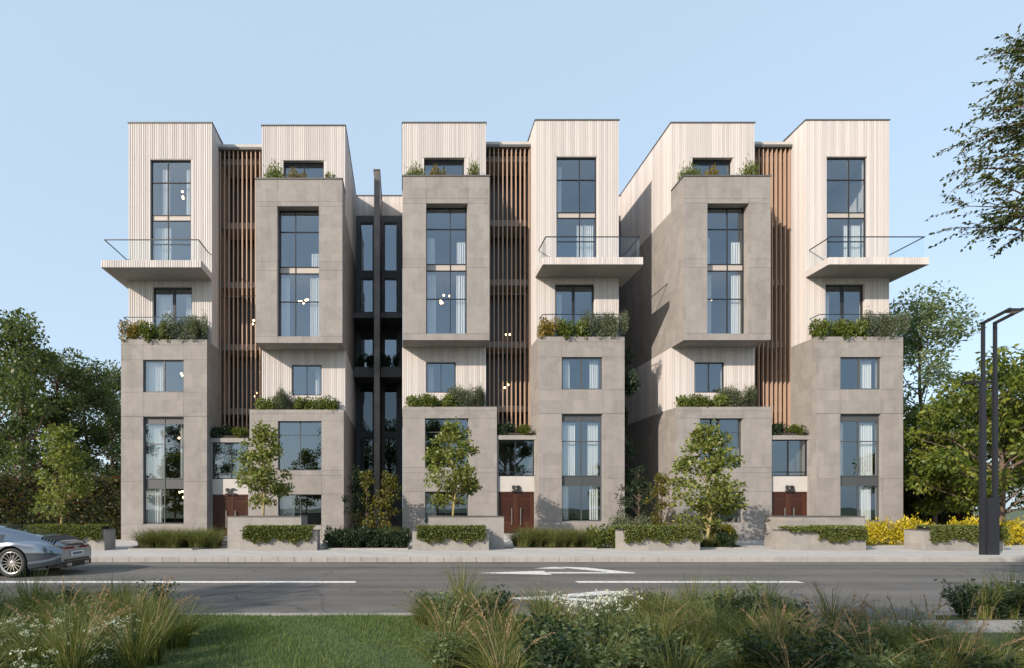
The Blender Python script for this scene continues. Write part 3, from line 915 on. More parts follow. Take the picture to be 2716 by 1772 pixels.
# curtains and lamps
for s in (B1, B2, B3):
    wn_ = 'the projecting box window'
    for a, b in ((1.13, 1.55), (2.5, 2.93)):
        curtain(s, a, b, 9.62, 12.5, 25.42, wn_ + ', lower storey')
    curtain(s, 1.13, 1.50, 12.92, 14.2 if s.idx != 1 else 13.6, 25.42, wn_ + ', upper storey')
    if s.idx != 1: curtain(s, 2.5, 2.93, 12.92, 14.0, 25.42, wn_ + ', upper storey')
    wq = 'the tall window above the balcony'
    curtain(s, 8.35, 9.13, 12.9, 15.2, 26.22, wq + ', lower storey')
    if s.idx == 1:
        curtain(s, 7.3, 7.62, 15.6, 18.0, 26.22, wq + ', upper storey')
        curtain(s, 8.42, 8.75, 15.6, 18.0, 26.22, wq + ', upper storey')
    elif s.idx == 2:
        curtain(s, 7.33, 7.62, 15.6, 18.0, 26.22, wq + ', upper storey')
    curtain(s, 7.3, 7.62, 9.65, 11.9, 26.2, 'the terrace door under the balcony')
    if s.idx == 1: curtain(s, 8.3, 8.95, 9.65, 11.9, 26.2, 'the terrace door under the balcony')
    wl = 'the small square window of the grey tower'
    if s.idx == 1: curtain(s, 8.3, 9.08, 7.16, 8.52, 25.45, wl); curtain(s, 7.36, 7.46, 7.16, 8.52, 25.45, wl)
    elif s.idx == 2: curtain(s, 7.37, 7.75, 7.16, 8.52, 25.45, wl); curtain(s, 8.68, 9.1, 7.16, 8.52, 25.45, wl)
    else: curtain(s, 8.36, 9.0, 7.16, 8.52, 25.45, wl)
    wt = 'the tall street window'
    if s.idx == 1:
        curtain(s, 8.3, 9.1, 3.15, 5.6, 25.44, wt + ', upper storey'); curtain(s, 7.4, 7.6, 3.15, 5.6, 25.44, wt + ', upper storey')
        curtain(s, 8.45, 9.1, 1.1, 2.68, 25.44, wt + ', street level'); curtain(s, 7.34, 7.42, 1.1, 2.68, 25.44, wt + ', street level')
    elif s.idx == 2:
        curtain(s, 7.37, 8.0, 3.15, 5.6, 25.44, wt + ', upper storey'); curtain(s, 8.6, 9.1, 3.15, 5.6, 25.44, wt + ', upper storey')
        curtain(s, 7.37, 7.72, 1.1, 2.68, 25.44, wt + ', street level'); curtain(s, 8.7, 9.12, 1.1, 2.68, 25.44, wt + ', street level')
    else:
        curtain(s, 7.42, 7.7, 3.15, 5.6, 25.44, wt + ', upper storey'); curtain(s, 8.35, 9.08, 3.15, 5.6, 25.44, wt + ', upper storey')
        curtain(s, 8.42, 9.0, 1.1, 2.68, 25.44, wt + ', street level')
    wg = 'the ground floor window of the grey box'
    curtain(s, 1.1 if s.idx != 1 else 2.4, 1.6 if s.idx != 1 else 2.98, 1.0, 2.38, 26.0, wg)
    curtain(s, 2.35, 2.9, 16.4, 18.1, 26.6, 'the rooftop terrace window') if s.idx == 1 else curtain(s, 1.1, 1.35, 16.4, 18.1, 26.6, 'the rooftop terrace window')
    curtain(s, 2.1, 2.4, 3.6, 5.7, 26.2, 'the wide first floor box window') if s.idx == 3 else None
    curtain(s, 1.25, 1.5, 7.2, 8.55, 26.6, 'the small window above the planted ledge')
    pendant(s, 2.05, 26.4, 12.65, 0.75, 'the projecting box window')
    if s.idx == 1:
        pendant(s, 7.8, 26.4, 8.95, 0.45, 'the small square tower window')
        pendant(s, 7.75, 26.2, 5.95, 0.5, 'the tall street window, upper storey')
        pendant(s, 7.75, 26.2, 2.88, 0.25, 'the tall street window, street level', 6)
        pendant(s, 8.0, 27.2, 18.35, 0.9, 'the tall window above the balcony', 6)
for s, z in ((B1, 7.6), (B1, 11.3), (B2, 7.9), (B2, 10.4), (B3, 16.9)):
    pendant(s, 4.9 if s.idx == 1 else 5.3, 27.9, z + 1.1, 0.9, 'the fin screened stairwell, %s,' % {7.6: 'low down', 11.3: 'midway up', 7.9: 'low down', 10.4: 'midway up', 16.9: 'near the top'}[z], 2)

# ---------------------------------------------------------------- passage fronts between the blocks
def passage_link(ox0, ox1, label, slabs=True):
    mid = (ox0 + ox1) / 2
    loc = (mid, 32.2, 0.15)
    root = empty('link_building', loc, label, 'building', 'dark link fronts between the blocks')
    def P(name, mb, mat, par=None):
        return mb.build(name, mat, par or root, loc)
    D = 32.0
    w = MB()
    cols = [(ox0 + .25, mid - .35), (mid + .29, ox1 - .31)]
    rows = [(15.52, 18.36), (13.09, 15.1), (9.76, 12.0), (6.1, 8.98), (2.9, 5.78)]
    holes = [(a, b, c, d) for a, b in cols for c, d in rows]
    xs = sorted({ox0, ox1, *[h[i] for h in holes for i in (0, 1)]})
    zs = sorted({0.0, 18.75, *[h[i] for h in holes for i in (2, 3)]})
    for a, b in zip(xs[:-1], xs[1:]):
        for c, d in zip(zs[:-1], zs[1:]):
            if any(h[0] < (a + b) / 2 < h[1] and h[2] < (c + d) / 2 < h[3] for h in holes): continue
            w.box(a, b, D, D + .2, c, d)
    wall = P('link_wall', w, M['shadeclad'])
    t = MB(); t.box(ox0, ox1, D, D + .2, 18.75, 19.9)
    top = P('white_parapet', t, M['white'])
    t = MB()
    n = int((ox1 - ox0) / .104)
    for i in range(n):
        x = ox0 + i * (ox1 - ox0) / n
        t.box(x, x + .068, D - .013, D, 18.76, 19.9)
    r = P('cladding_rib', t, M['rib'], top); r['kind'] = 'stuff'
    t = MB(); t.box(ox0, ox1, D - .05, D + .2, 19.9, 19.95); P('parapet_coping', t, M['coping'], top)
    for a, b, c, d in holes:
        f = MB(); e = .05
        f.box(a, a + e, D + .04, D + .12, c, d); f.box(b - e, b, D + .04, D + .12, c, d)
        f.box(a + e, b - e, D + .04, D + .12, c, c + e); f.box(a + e, b - e, D + .04, D + .12, d - e * 1.6, d)
        wi = P('window', f, M['frame'])
        q = MB(); q.quad([(a, D + .09, c), (b, D + .09, c), (b, D + .09, d), (a, D + .09, d)])
        P('pane', q, M['glass'] if c > 9 else M['dglass'], wi)
    rm = MB()
    rm.box(ox0 + .05, ox1 - .05, D + 1.4, D + 1.5, 0, 19)
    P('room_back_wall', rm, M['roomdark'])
    if slabs:
        for (a, b) in ((ox0 + .02, mid - .16), (mid + .16, ox1 - .02)):
            for z0, z1 in ((12.12, 12.39), (8.86, 9.17)):
                t = MB(); t.box(a, b, 30.1, D - .002, z0, z1); sb = P('ledge_slab', t, M['shadeclad'])
                if z0 < 10:
                    t = MB(); t.box(a + .02, b - .02, 30.12, 30.5, z1, z1 + .25); P('planter_trough', t, M['shadeclad'], sb)
        t = MB(); t.box(mid - .15, mid + .15, 29.0, D - .002, 0, 19.55); p_ = P('blade_wall', t, M['post'])
        t = MB(); t.box(mid - .18, mid + .18, 28.97, D - .004, 19.55, 19.62); P('blade_coping', t, M['coping'], p_)
    return root
passage_link(-2.73, -0.01, 'narrow dark link front with slim windows and a tall blade wall')
passage_link(10.22, 12.77, 'shaded dark link front with slim windows beyond the climbing plants', slabs=False)

# ---------------------------------------------------------------- planters
def stone_planter(name, x0, x1, y0, y1, z1, label, group, cop=True):
    loc = ((x0 + x1) / 2, (y0 + y1) / 2, 0.15)
    r = empty(name, loc, label, 'planter', group)
    t = .09
    g = MB()
    g.box(x0, x1, y0, y0 + t, .14, z1); g.box(x0, x1, y1 - t, y1, .14, z1)
    g.box(x0, x0 + t, y0 + t, y1 - t, .14, z1); g.box(x1 - t, x1, y0 + t, y1 - t, .14, z1)
    g.build('planter_wall', M['planter'], r, loc)
    g = MB(); e = .018
    g.box(x0 - e, x1 + e, y0 - e, y0 + t, z1, z1 + .03); g.box(x0 - e, x1 + e, y1 - t, y1 + e, z1, z1 + .03)
    g.box(x0 - e, x0 + t, y0 + t, y1 - t, z1, z1 + .03); g.box(x1 - t, x1 + e, y0 + t, y1 - t, z1, z1 + .03)
    g.build('planter_coping', M['coping' if cop else 'planter'], r, loc)
    g = MB(); g.box(x0 + t, x1 - t, y0 + t, y1 - t, .3, z1 - .08); g.build('planting_soil', M['soil'], r, loc)
    return r
LOWG = 'low stone planters with clipped trailing hedges'
stone_planter('stone_planter', -5.82, -3.06, 19.54, 20.23, .84, 'low stone planter with trailing hedge before the door of block 5C', LOWG)
stone_planter('stone_planter', -6.49, -3.76, 20.25, 21.6, 1.33, 'taller stone planter holding a young tree by the door of block 5C', 'tall stone tree planters')
stone_planter('stone_planter', 0.36, 3.08, 19.54, 20.23, .84, 'low stone planter with trailing hedge before the middle block', LOWG)
stone_planter('stone_planter', 1.02, 3.75, 20.25, 21.6, 1.33, 'taller stone planter holding a young tree before the middle block', 'tall stone tree planters')
stone_planter('stone_planter', 7.87, 10.63, 19.54, 20.23, .84, 'low stone planter fully covered by hedge near the yew bushes', LOWG)
stone_planter('stone_planter', 13.69, 16.56, 19.54, 20.23, .84, 'low stone planter half bare of hedge before block 5B by the lamp post', LOWG)
stone_planter('stone_planter', 14.28, 17.12, 20.25, 21.6, 1.33, 'taller stone planter without a tree near the lamp post', 'tall stone tree planters')
stone_planter('stone_planter', 18.62, 21.5, 19.54, 20.3, .86, 'low stone planter behind the lamp post beside the yellow hedge', LOWG)
stone_planter('stone_planter', -13.4, -10.66, 19.54, 20.3, .88, 'low stone planter behind the silver car', LOWG)
# flat edged planting beds
def bed(poly, label):
    xs = [p[0] for p in poly]; ys = [p[1] for p in poly]
    cx, cy = sum(xs) / len(xs), sum(ys) / len(ys)
    r = empty('planting_bed', (cx, cy, .15), label, 'flower bed', 'edged planting beds along the pavement')
    g = MB(); g.prism([(x - cx, y - cy) for x, y in poly], -.01, .05); g.build('bed_edging', M['kerb'], r, fix=True)
    g = MB(); g.prism([((x - cx) * .965, (y - cy) * .93) for x, y in poly], .0, .058); g.build('planting_soil', M['soil'], r, fix=True)
bed([(-9.9, 19.7), (-7.6, 19.7), (-7.0, 21.4), (-7.0, 24.3), (-10.0, 24.3), (-10.3, 21)], 'edged bed of tall grasses before the grey tower of block 5C')
bed([(-2.75, 19.9), (.2, 19.9), (.2, 23.5), (-2.75, 23.5)], 'edged bed of dark ground cover before the narrow dark link')
bed([(4.05, 20.0), (7.1, 20.0), (7.1, 24), (6.6, 24), (6.1, 22.6)], 'edged bed of tall grasses before the tower of the middle block')
bed([(10.75, 20.3), (12.7, 20.3), (13.3, 21.5), (13.3, 24.2), (10.75, 24.2)], 'edged bed round the young tree before block 5B by the lamp post')

# ================================================================ vegetation
def unit(v):
    return v / np.maximum(np.linalg.norm(v, axis=-1, keepdims=True), 1e-9)


def leaf_arrays(rng, P, size, aspect=0.5, out=None, outw=0.6, up=0.4, droop=0.0):
    """folded diamond leaves at points P"""
    n = len(P)
    d = rng.normal(size=(n, 3))
    if out is not None: d = unit(d) + out * outw
    d[:, 2] -= droop
    d = unit(d)
    nn = rng.normal(size=(n, 3)) * 0.8
    nn[:, 2] += up
    s_ = unit(np.cross(nn, d))
    nn = unit(np.cross(d, s_))
    L = (size * rng.uniform(0.65, 1.25, n))[:, None]
    W = L * aspect * 0.5
    a = P
    tip = P + d * L - nn * L * 0.08
    m1 = P + d * L * 0.5 + s_ * W + nn * L * 0.06
    m2 = P + d * L * 0.5 - s_ * W + nn * L * 0.06
    V = np.stack([a, m1, tip, m2], 1).reshape(-1, 3)
    F = np.arange(4 * n).reshape(n, 4)
    return V, F


def clump_points(rng, centers, radii, counts):
    ps, outs = [], []
    for c, r, k in zip(centers, radii, counts):
        u = unit(rng.normal(size=(k, 3)))
        rr = rng.random(k) ** 0.45
        ps.append(np.asarray(c) + u * rr[:, None] * np.asarray(r))
        outs.append(u)
    return np.concatenate(ps), np.concatenate(outs)


def curve3(a, b, sag, rng, n=5, wob=0.05):
    a, b = np.array(a, float), np.array(b, float)
    L = np.linalg.norm(b - a)
    pts = []
    w1 = rng.normal(size=3) * wob * L
    for i in range(n + 1):
        t = i / n
        p = a + (b - a) * t
        p = p + w1 * math.sin(math.pi * t)
        p[2] += sag * L * math.sin(math.pi * t)
        pts.append(p)
    return pts


def tree_meshes(name, seed, H, h0, rx, ry, n_cl, cl_r, leaves_per, leaf, leafmat, bark, tr=0.16, shape='oval', aspect=0.5, droop=0.0, lean=(0, 0), up=0.4, flat=0.8, twigs=True):
    """trunk + limbs mesh and crown mesh, base at the origin"""
    rng = np.random.default_rng(seed)
    wood = MB()
    top = np.array([lean[0], lean[1], H * 0.93])
    tp = [np.array([0, 0, -0.1]), np.array([0.02, 0, h0 * 0.5])]
    for i in range(1, 6):
        t = i / 5
        tp.append(np.array([lean[0] * t, lean[1] * t, h0 * 0.6 + (top[2] - h0 * 0.6) * t]) + np.append(rng.normal(size=2) * 0.03 * H * 0.3, 0))
    tr_r = [tr * 1.15, tr] + [tr * (1 - 0.17 * i) for i in range(1, 6)]
    wood.tube(tp, tr_r, 8)
    cens, rads, cnts = [], [], []
    for i in range(n_cl):
        for _ in range(30):
            z = h0 + (H - h0) * (rng.random() ** 0.9)
            t = (z - h0) / (H - h0)
            if shape == 'oval': prof = math.sin(math.pi * min(max(0.12 + 0.83 * t, 0), 1)) ** 0.7
            elif shape == 'cone': prof = (1 - t) ** 0.75 * min(1, 0.35 + t * 4) + 0.06
            elif shape == 'egg': prof = math.sin(math.pi * (0.1 + 0.86 * t) ** 0.75) ** 0.8
            else: prof = 1
            an = rng.random() * 2 * math.pi
            q = (rng.random() ** 0.55) * prof
            c = np.array([math.cos(an) * q * rx + lean[0] * t, math.sin(an) * q * ry + lean[1] * t, z])
            if all(np.linalg.norm((c - d) / (rx, ry, rx)) > 0.16 for d in cens): break
        cens.append(c)
        r = cl_r * rng.uniform(0.65, 1.25)
        rads.append((r, r, r * flat))
        cnts.append(int(leaves_per * rng.uniform(0.6, 1.3)))
        zt = max(h0 * 0.75, min(c[2] - (0.35 + 0.3 * rng.random()) * math.hypot(c[0], c[1]) - 0.1 * H * rng.random(), H * 0.85))
        t = min(max((zt - h0 * .6) / max(top[2] - h0 * .6, .1), 0), 1)
        a = np.array([lean[0] * t, lean[1] * t, zt])
        r0 = tr * (0.42 - 0.28 * t)
        wood.tube(curve3(a, c, 0.05, rng, 4), [r0, r0 * .8, r0 * .6, r0 * .42, r0 * .25], 5, cap=False)
        if twigs:
            for k in range(3):
                e = c + unit(rng.normal(size=3)) * r * 0.85
                wood.tube([c, (c + e) / 2 + rng.normal(size=3) * .04, e], [r0 * .25, r0 * .16, r0 * .06], 4, cap=False)
    P, O = clump_points(rng, cens, rads, cnts)
    V, F = leaf_arrays(rng, P, leaf, aspect, O, 0.5, up, droop)
    crown = np_mesh(name + '_crown', V, F, leafmat)
    wo = wood.build(name + '_wood', bark, smooth=True)
    wm = wo.data
    bpy.data.objects.remove(wo)
    return wm, crown


def plant_tree(name, meshes, loc, label, group=None, rot=0.0, scale=1.0, cat='tree'):
    sc = scale if hasattr(scale, '__len__') else (scale,) * 3
    e = empty(name, loc, label, cat, group, rot, sc)
    link('trunk', meshes[0], e)
    link('crown', meshes[1], e)
    return e


# --- young street trees
ST = tree_meshes('street_tree', 3, 3.62, 0.62, 1.0, 0.9, 58, 0.29, 62, 0.135, M['lf_young'], M['ybark'], tr=0.042, shape='egg', aspect=0.62, up=0.2)
SG = 'young street trees with pale green leaves'
plant_tree('street_tree', ST, (-5.35, 20.95, 1.22), 'young tree in the tall planter beside the door of block 5C', SG)
plant_tree('street_tree', ST, (1.92, 20.95, 1.22), 'young tree in the tall planter before the middle block', SG, rot=0.35, scale=(1.08, 1.08, 1.03))
plant_tree('street_tree', ST, (11.55, 20.75, 0.2), 'young tree rooted in the low bed before block 5B by the lamp post', SG, rot=0.2, scale=(1.3, 1.3, 1.27))
plant_tree('street_tree', ST, (-12.6, 20.2, 0.85), 'young tree standing behind the silver car before the dark hedge', SG, rot=2.2, scale=(1.25, 1.1, 1.05))
# --- small golden trees in the passages
GT = tree_meshes('golden_tree', 8, 3.05, 0.35, 0.62, 0.55, 34, 0.24, 60, 0.11, M['lf_gold'], M['bark'], tr=0.045, shape='egg', aspect=0.6)
plant_tree('golden_tree', GT, (-.66, 23.6, .18), 'small golden tree before the dark link, the yellower of the pair', 'small trees before the dark link', scale=(1.0, 1.0, 1.0))
GT2 = tree_meshes('green_tree', 9, 3.2, 0.35, 0.7, 0.6, 34, 0.25, 60, 0.11, M['lf_dark'], M['bark'], tr=0.045, shape='egg', aspect=0.6)
GT3 = tree_meshes('gilded_tree', 19, 3.1, 0.35, 0.6, 0.6, 26, 0.2, 40, 0.11, M['lf_gold'], M['bark'], tr=0.045, shape='egg', aspect=0.6)
plant_tree('dark_green_tree', GT2, (-1.9, 23.9, .18), 'small dark green tree before the dark link beside the golden one', 'small trees before the dark link')
plant_tree('golden_tree', GT3, (-1.55, 23.4, .18), 'small sparse golden tree between the dark green tree and the yellower one', 'small trees before the dark link')
YT = tree_meshes('yew', 12, 3.0, 0.15, 0.75, 0.7, 46, 0.2, 70, 0.10, M['lf_gold'], M['bark'], tr=0.06, shape='egg', aspect=0.5)
YT2 = tree_meshes('yew_dark', 13, 3.3, 0.15, 0.9, 0.7, 46, 0.22, 70, 0.10, M['lf_dark'], M['bark'], tr=0.06, shape='egg', aspect=0.5)
plant_tree('bush_tree', YT, (10.95, 23.2, .15), 'olive bushy tree catching sun at the mouth of the shaded passage', 'bushy trees in the shaded passage', cat='bush')
plant_tree('bush_tree', YT2, (10.3, 23.9, .15), 'dark bushy tree against the tower at the mouth of the shaded passage', 'bushy trees in the shaded passage', cat='bush')

# --- woods beyond the houses
BT = [tree_meshes('wood_tree', 21, 14.0, 1.6, 4.6, 4.2, 58, 1.0, 250, 0.27, M['lf_tree'], M['bark'], tr=0.30, shape='oval', aspect=0.55),
      tree_meshes('wood_tree_b', 22, 13.0, 2.6, 3.6, 3.4, 42, 0.95, 230, 0.26, M['lf_tree'], M['bark'], tr=0.24, shape='egg', aspect=0.55)]
WG = 'large woodland trees behind the hedge'
spots = [((-62, 36), 0, 1.13, 0.3, 'tallest leafy tree of the wood behind the photinia hedge'),
         ((60, 33), 1, 0.98, 1.9, 'broad leafy tree over the young tree behind the silver car'),
         ((150, 37), 0, 0.86, 4.2, 'rounded dark leafy tree in the wood behind the hedge'),
         ((228, 41), 1, 0.94, 3.0, 'slim leafy tree of the wood close to block 5C'),
         ((300, 46), 1, 1.02, 5.0, 'airy tree with visible trunk just beside block 5C')]
for (x, D), k, sc, rt, lb in spots:
    plant_tree('woodland_tree', BT[k], ((x - VPX) * D / F_PX, D, 0), lb, WG, rt, sc)
for i, (x, D, k, sc) in enumerate(((-260, 40, 0, 1.1), (-480, 38, 1, 1.15), (-160, 56, 1, 1.2))):
    plant_tree('woodland_tree', BT[k], ((x - VPX) * D / F_PX, D, 0), ['leafy tree of the wood beyond the tallest one', 'outermost leafy tree of the wood by the road', 'far leafy tree deep in the wood behind the hedge'][i], WG, i * 1.3, sc)
# trees across the road from the houses, behind the photographer (they shade the verge and mirror in the panes)
for i, (x, y, k, sc) in enumerate(((-20.5, -4.5, 0, 0.80), (3.4, -4.6, 1, 0.80), (-5.9, -5.6, 1, 0.98), (13, -14, 0, 1.0), (-2, -16, 0, 1.0), (-32, -12, 1, 1.1))):
    plant_tree('verge_tree', BT[k], (x, y, 0.05), 'tree on the verge across the road from the houses', 'trees on the verge opposite the houses', i * 0.9, sc)
# right-hand trees
AT = tree_meshes('airy_tree', 31, 14.6, 3.0, 3.6, 3.2, 60, 1.0, 210, 0.23, M['lf_airy'], M['bark'], tr=0.17, shape='oval', aspect=0.5)
plant_tree('airy_tree', AT, px(2440, 1400, 33.5) * Vector((1, 1, 0)), 'tall airy pale green tree rising behind block 5B by the lamp post', None, 0.6)
FT = tree_meshes('broadleaf_tree', 33, 8.0, 1.7, 3.7, 3.2, 70, 0.62, 200, 0.235, M['lf_broad'], M['bark'], tr=0.12, shape='oval', aspect=0.5, droop=0.9, up=0.8)
plant_tree('broadleaf_tree', FT, ((2655 - VPX) * 24.0 / F_PX, 24.0, .1), 'broadleaf tree with drooping yellow green leaves behind the lamp post', 'broadleaf trees at the corner', 0.0, (1.0, 1.0, 1.0))
plant_tree('broadleaf_tree', FT, ((2480 - VPX) * 28.5 / F_PX, 28.5, .1), 'broadleaf tree half hidden behind the corner of block 5B', 'broadleaf trees at the corner', 2.1, (0.92, 0.92, 0.88))
plant_tree('broadleaf_tree', FT, ((2880 - VPX) * 26.0 / F_PX, 26.0, .1), 'broadleaf tree furthest from block 5B at the corner', 'broadleaf trees at the corner', 4.0, (1.1, 1.1, 1.12))
for i, (x, D, k, sc) in enumerate(((2560, 42, 1, 0.8), (2800, 40, 0, 0.85))):
    plant_tree('woodland_tree', BT[k], ((x - VPX) * D / F_PX, D, 0), ['dark leafy tree behind the broadleaf trees at the corner', 'outer dark leafy tree behind the corner trees'][i], WG, 2 + i, sc)


# --- the tree leaning in at the upper right: sprays of small leaflets on thin twigs
def spray_tree():
    rng = np.random.default_rng(77)
    wood = MB()
    base = np.array([0, 0, -.1]); c0 = np.array([-0.4, 0, 6.4])
    wood.tube([base, (0.05, 0, 2.2), (-.1, 0, 4.6), c0, (-.3, 0, 9.2)], [.2, .17, .14, .11, .04], 9)
    Ps, Os = [], []
    tips = []
    for i in range(40):
        t = rng.random()
        z = 7.0 + 2.8 * rng.random()
        an = math.pi + rng.normal() * 0.95 if i % 3 else rng.random() * 6.28
        prof = math.sqrt(max(0.05, 1 - ((z - 8.2) / 1.8) ** 2))
        q = 2.4 * prof * rng.uniform(0.35, 1.0)
        e = np.array([math.cos(an) * q - .35, math.sin(an) * q * .8, z - 0.1 * q])
        zb = min(max(z - 1.0 * rng.random() - .3 * q, 4.6), 8.8)
        a = np.array([-.2, 0, zb])
        pts = curve3(a, e, 0.10, rng, 6, 0.05)
        wood.tube(pts, [.04, .034, .028, .022, .016, .011, .006], 5, cap=False)
        for p in pts[2:]:
            for k in range(4):
                v = unit(e - a) * rng.uniform(.3, .9) + rng.normal(size=3) * np.array([.5, .5, .35])
                L = rng.uniform(.32, .62)
                tw = [np.array(p) + unit(v) * L * s_ - np.array([0, 0, .16 * L * s_ * s_]) for s_ in np.linspace(0, 1, 9)]
                wood.tube([tw[0], tw[4], tw[8]], [.005, .004, .002], 3, cap=False)
                for j, w in enumerate(tw[1:]):
                    for sg in (-1, 1):
                        side = unit(np.cross(v, [0, 0, 1]) + rng.normal(size=3) * .15) * sg
                        Ps.append(w); Os.append(unit(side + unit(v) * .7 + np.array([0, 0, -.35])))
    P, O = np.array(Ps), np.array(Os)
    V, F = leaf_arrays(rng, P, 0.085, 0.5, O, 3.0, 0.9)
    cr = np_mesh('spray_crown', V, F, M['lf_hang'])
    wo = wood.build('spray_wood', M['bark'], smooth=True); wm = wo.data; bpy.data.objects.remove(wo)
    return wm, cr
plant_tree('overhanging_tree', spray_tree(), (8.62, 6.6, .07), 'near tree whose leafy sprays hang against the sky above the lamp post', None, 0.0, (.69, .69, .78))


# --- box of foliage (clipped hedges and tall hedge rows)
def hedge_mesh(name, seed, sx, sy, z0, z1, n, leaf, mat, rough=0.05, lump=0.0):
    rng = np.random.default_rng(seed)
    A = np.array([sx * (z1 - z0), sx * sy, sy * (z1 - z0)])
    face = rng.choice(4, size=n, p=np.array([A[0], A[1], A[2] / 1, A[2] / 1]) / (A[0] + A[1] + 2 * A[2]))
    u, v = rng.random(n), rng.random(n)
    P = np.zeros((n, 3))
    O = np.zeros((n, 3))
    f = face == 0; P[f] = np.stack([(u[f] - .5) * sx, np.full(f.sum(), -sy / 2), z0 + v[f] * (z1 - z0)], 1); O[f] = (0, -1, .2)
    f = face == 1; P[f] = np.stack([(u[f] - .5) * sx, (v[f] - .5) * sy, np.full(f.sum(), z1)], 1); O[f] = (0, 0, 1)
    f = face == 2; P[f] = np.stack([np.full(f.sum(), -sx / 2), (u[f] - .5) * sy, z0 + v[f] * (z1 - z0)], 1); O[f] = (-1, 0, .2)
    f = face == 3; P[f] = np.stack([np.full(f.sum(), sx / 2), (u[f] - .5) * sy, z0 + v[f] * (z1 - z0)], 1); O[f] = (1, 0, .2)
    P += rng.normal(size=(n, 3)) * rough - O * (rng.random(n) ** 2)[:, None] * rough * 2.5
    if lump:
        P[:, 2] += lump * (np.sin(P[:, 0] * 1.7 + seed) + .6 * np.sin(P[:, 0] * 4.3)) * ((P[:, 2] - z0) / (z1 - z0))
        P += O * (lump * np.sin(P[:, [0]] * 2.9 + P[:, [2]] * 2.3))
    V, F = leaf_arrays(rng, P, leaf, .6, O, .7, .3)
    return np_mesh(name, V, F, mat)


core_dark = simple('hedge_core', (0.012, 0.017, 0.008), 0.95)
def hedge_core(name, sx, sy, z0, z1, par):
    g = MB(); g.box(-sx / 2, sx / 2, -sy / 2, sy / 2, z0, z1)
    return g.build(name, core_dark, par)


def trailing_hedge(seed, sx, trail=(0, 1), z_top=.15):
    """clipped top with ivy-like growth spilling down the front; origin: planter front top edge, centre"""
    rng = np.random.default_rng(seed)
    n = 5200
    x = (rng.random(n) - .5) * sx
    t = rng.random(n)
    drop = .33 + .07 * np.sin(x * 5 + seed) + .05 * np.sin(x * 13.3)
    xf = x / sx + .5
    sel = (xf > trail[0]) & (xf < trail[1])
    drop = np.where(sel, drop, 0.0)
    y = np.where(t < .35, rng.random(n) * .55, -.03 - .09 * rng.random(n))
    z = np.where(t < .35, z_top - .02 + rng.normal(size=n) * .015, z_top - rng.random(n) ** .8 * (z_top + drop))
    low = (~sel) & (t >= .35)
    z = np.where(low, .02 + rng.random(n) * (z_top * .35), z)
    z = np.where((~sel) & (t < .35), .10 + rng.normal(size=n) * .02, z)
    P = np.stack([x, y + rng.normal(size=n) * .025, z], 1)
    O = np.where((t < .35)[:, None], np.array([[0, 0, 1.]]), np.array([[0, -1., -.1]]))
    V, F = leaf_arrays(rng, P, .072, .7, O, .8, .3)
    return np_mesh('trailing_hedge', V, F, M['lf_hedge'])
TH = trailing_hedge(5, 2.45)
TH2 = trailing_hedge(6, 2.75, (0.38, 1.01))
TH3 = trailing_hedge(7, 2.75)
HG = 'clipped trailing hedges in the stone planters'
for me, (x0, x1, z), sx, lb in ((TH, (-5.72, -3.2, .84), 2.4, 'clipped hedge spilling over the planter by the door of block 5C'),
                         (TH, (.52, 2.95, .84), 2.4, 'clipped hedge spilling over the planter before the middle block'),
                         (TH3, (7.9, 10.63, .84), 2.7, 'clipped hedge covering the planter near the bushy trees'),
                         (TH2, (13.72, 16.6, .84), 2.7, 'hedge covering only part of the planter by the lamp post'),
                         (TH3, (18.85, 21.5, .86), 2.7, 'clipped hedge in the planter behind the lamp post'),
                         (TH3, (-13.4, -10.75, .88), 2.7, 'clipped hedge in the planter behind the silver car')):
    e = empty('trailing_hedge', ((x0 + x1) / 2, 19.54, z), lb, 'hedge', HG)
    link('foliage', me, e)
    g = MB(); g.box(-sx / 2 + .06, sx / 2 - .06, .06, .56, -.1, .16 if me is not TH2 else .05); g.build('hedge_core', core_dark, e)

e = empty('photinia_hedge', (-18.2, 27.0, 0.1), 'tall dark green and red hedge between the wood and block 5C', 'hedge')
link('foliage', hedge_mesh('photinia', 41, 10.6, 1.6, 0.0, 2.95, 15000, .17, M['lf_photinia'], .10, .06), e)
hedge_core('hedge_core', 10.3, 1.25, 0, 2.75, e)
e = empty('photinia_hedge', (26.2, 30.5, 0.1), 'tall shaded dark hedge under the broadleaf trees', 'hedge')
link('foliage', hedge_mesh('photinia_b', 42, 9.6, 1.6, 0.0, 2.6, 12000, .19, M['lf_photinia'], .10, .08), e)
hedge_core('hedge_core', 9.2, 1.25, 0, 2.4, e)
e = empty('laurel_hedge', (-28.6, 26.4, 0.1), 'long green hedge beyond the photinia hedge towards the road bend', 'hedge')
link('foliage', hedge_mesh('laurel', 43, 10, 1.6, 0.0, 3.1, 9000, .2, M['lf_tree'], .12, .08), e)
hedge_core('hedge_core', 9.6, 1.2, 0, 2.9, e)


# --- bushes as unit meshes
def bush_mesh(name, seed, n, leaf, mat, cl=9, spiky=0.0, aspect=.5):
    rng = np.random.default_rng(seed)
    cens = np.stack([rng.uniform(-.62, .62, cl), rng.uniform(-.6, .6, cl), rng.uniform(.25, .75, cl)], 1)
    P, O = clump_points(rng, list(cens), [(.42, .42, .34)] * cl, [n // cl] * cl)
    P[:, 2] = np.abs(P[:, 2])
    if spiky:
        P[:, 2] *= 1 + spiky * rng.random(len(P)) ** 3
    V, F = leaf_arrays(rng, P, leaf, aspect, O + np.array([0, 0, spiky]), .8, .4)
    return np_mesh(name, V, F, mat)

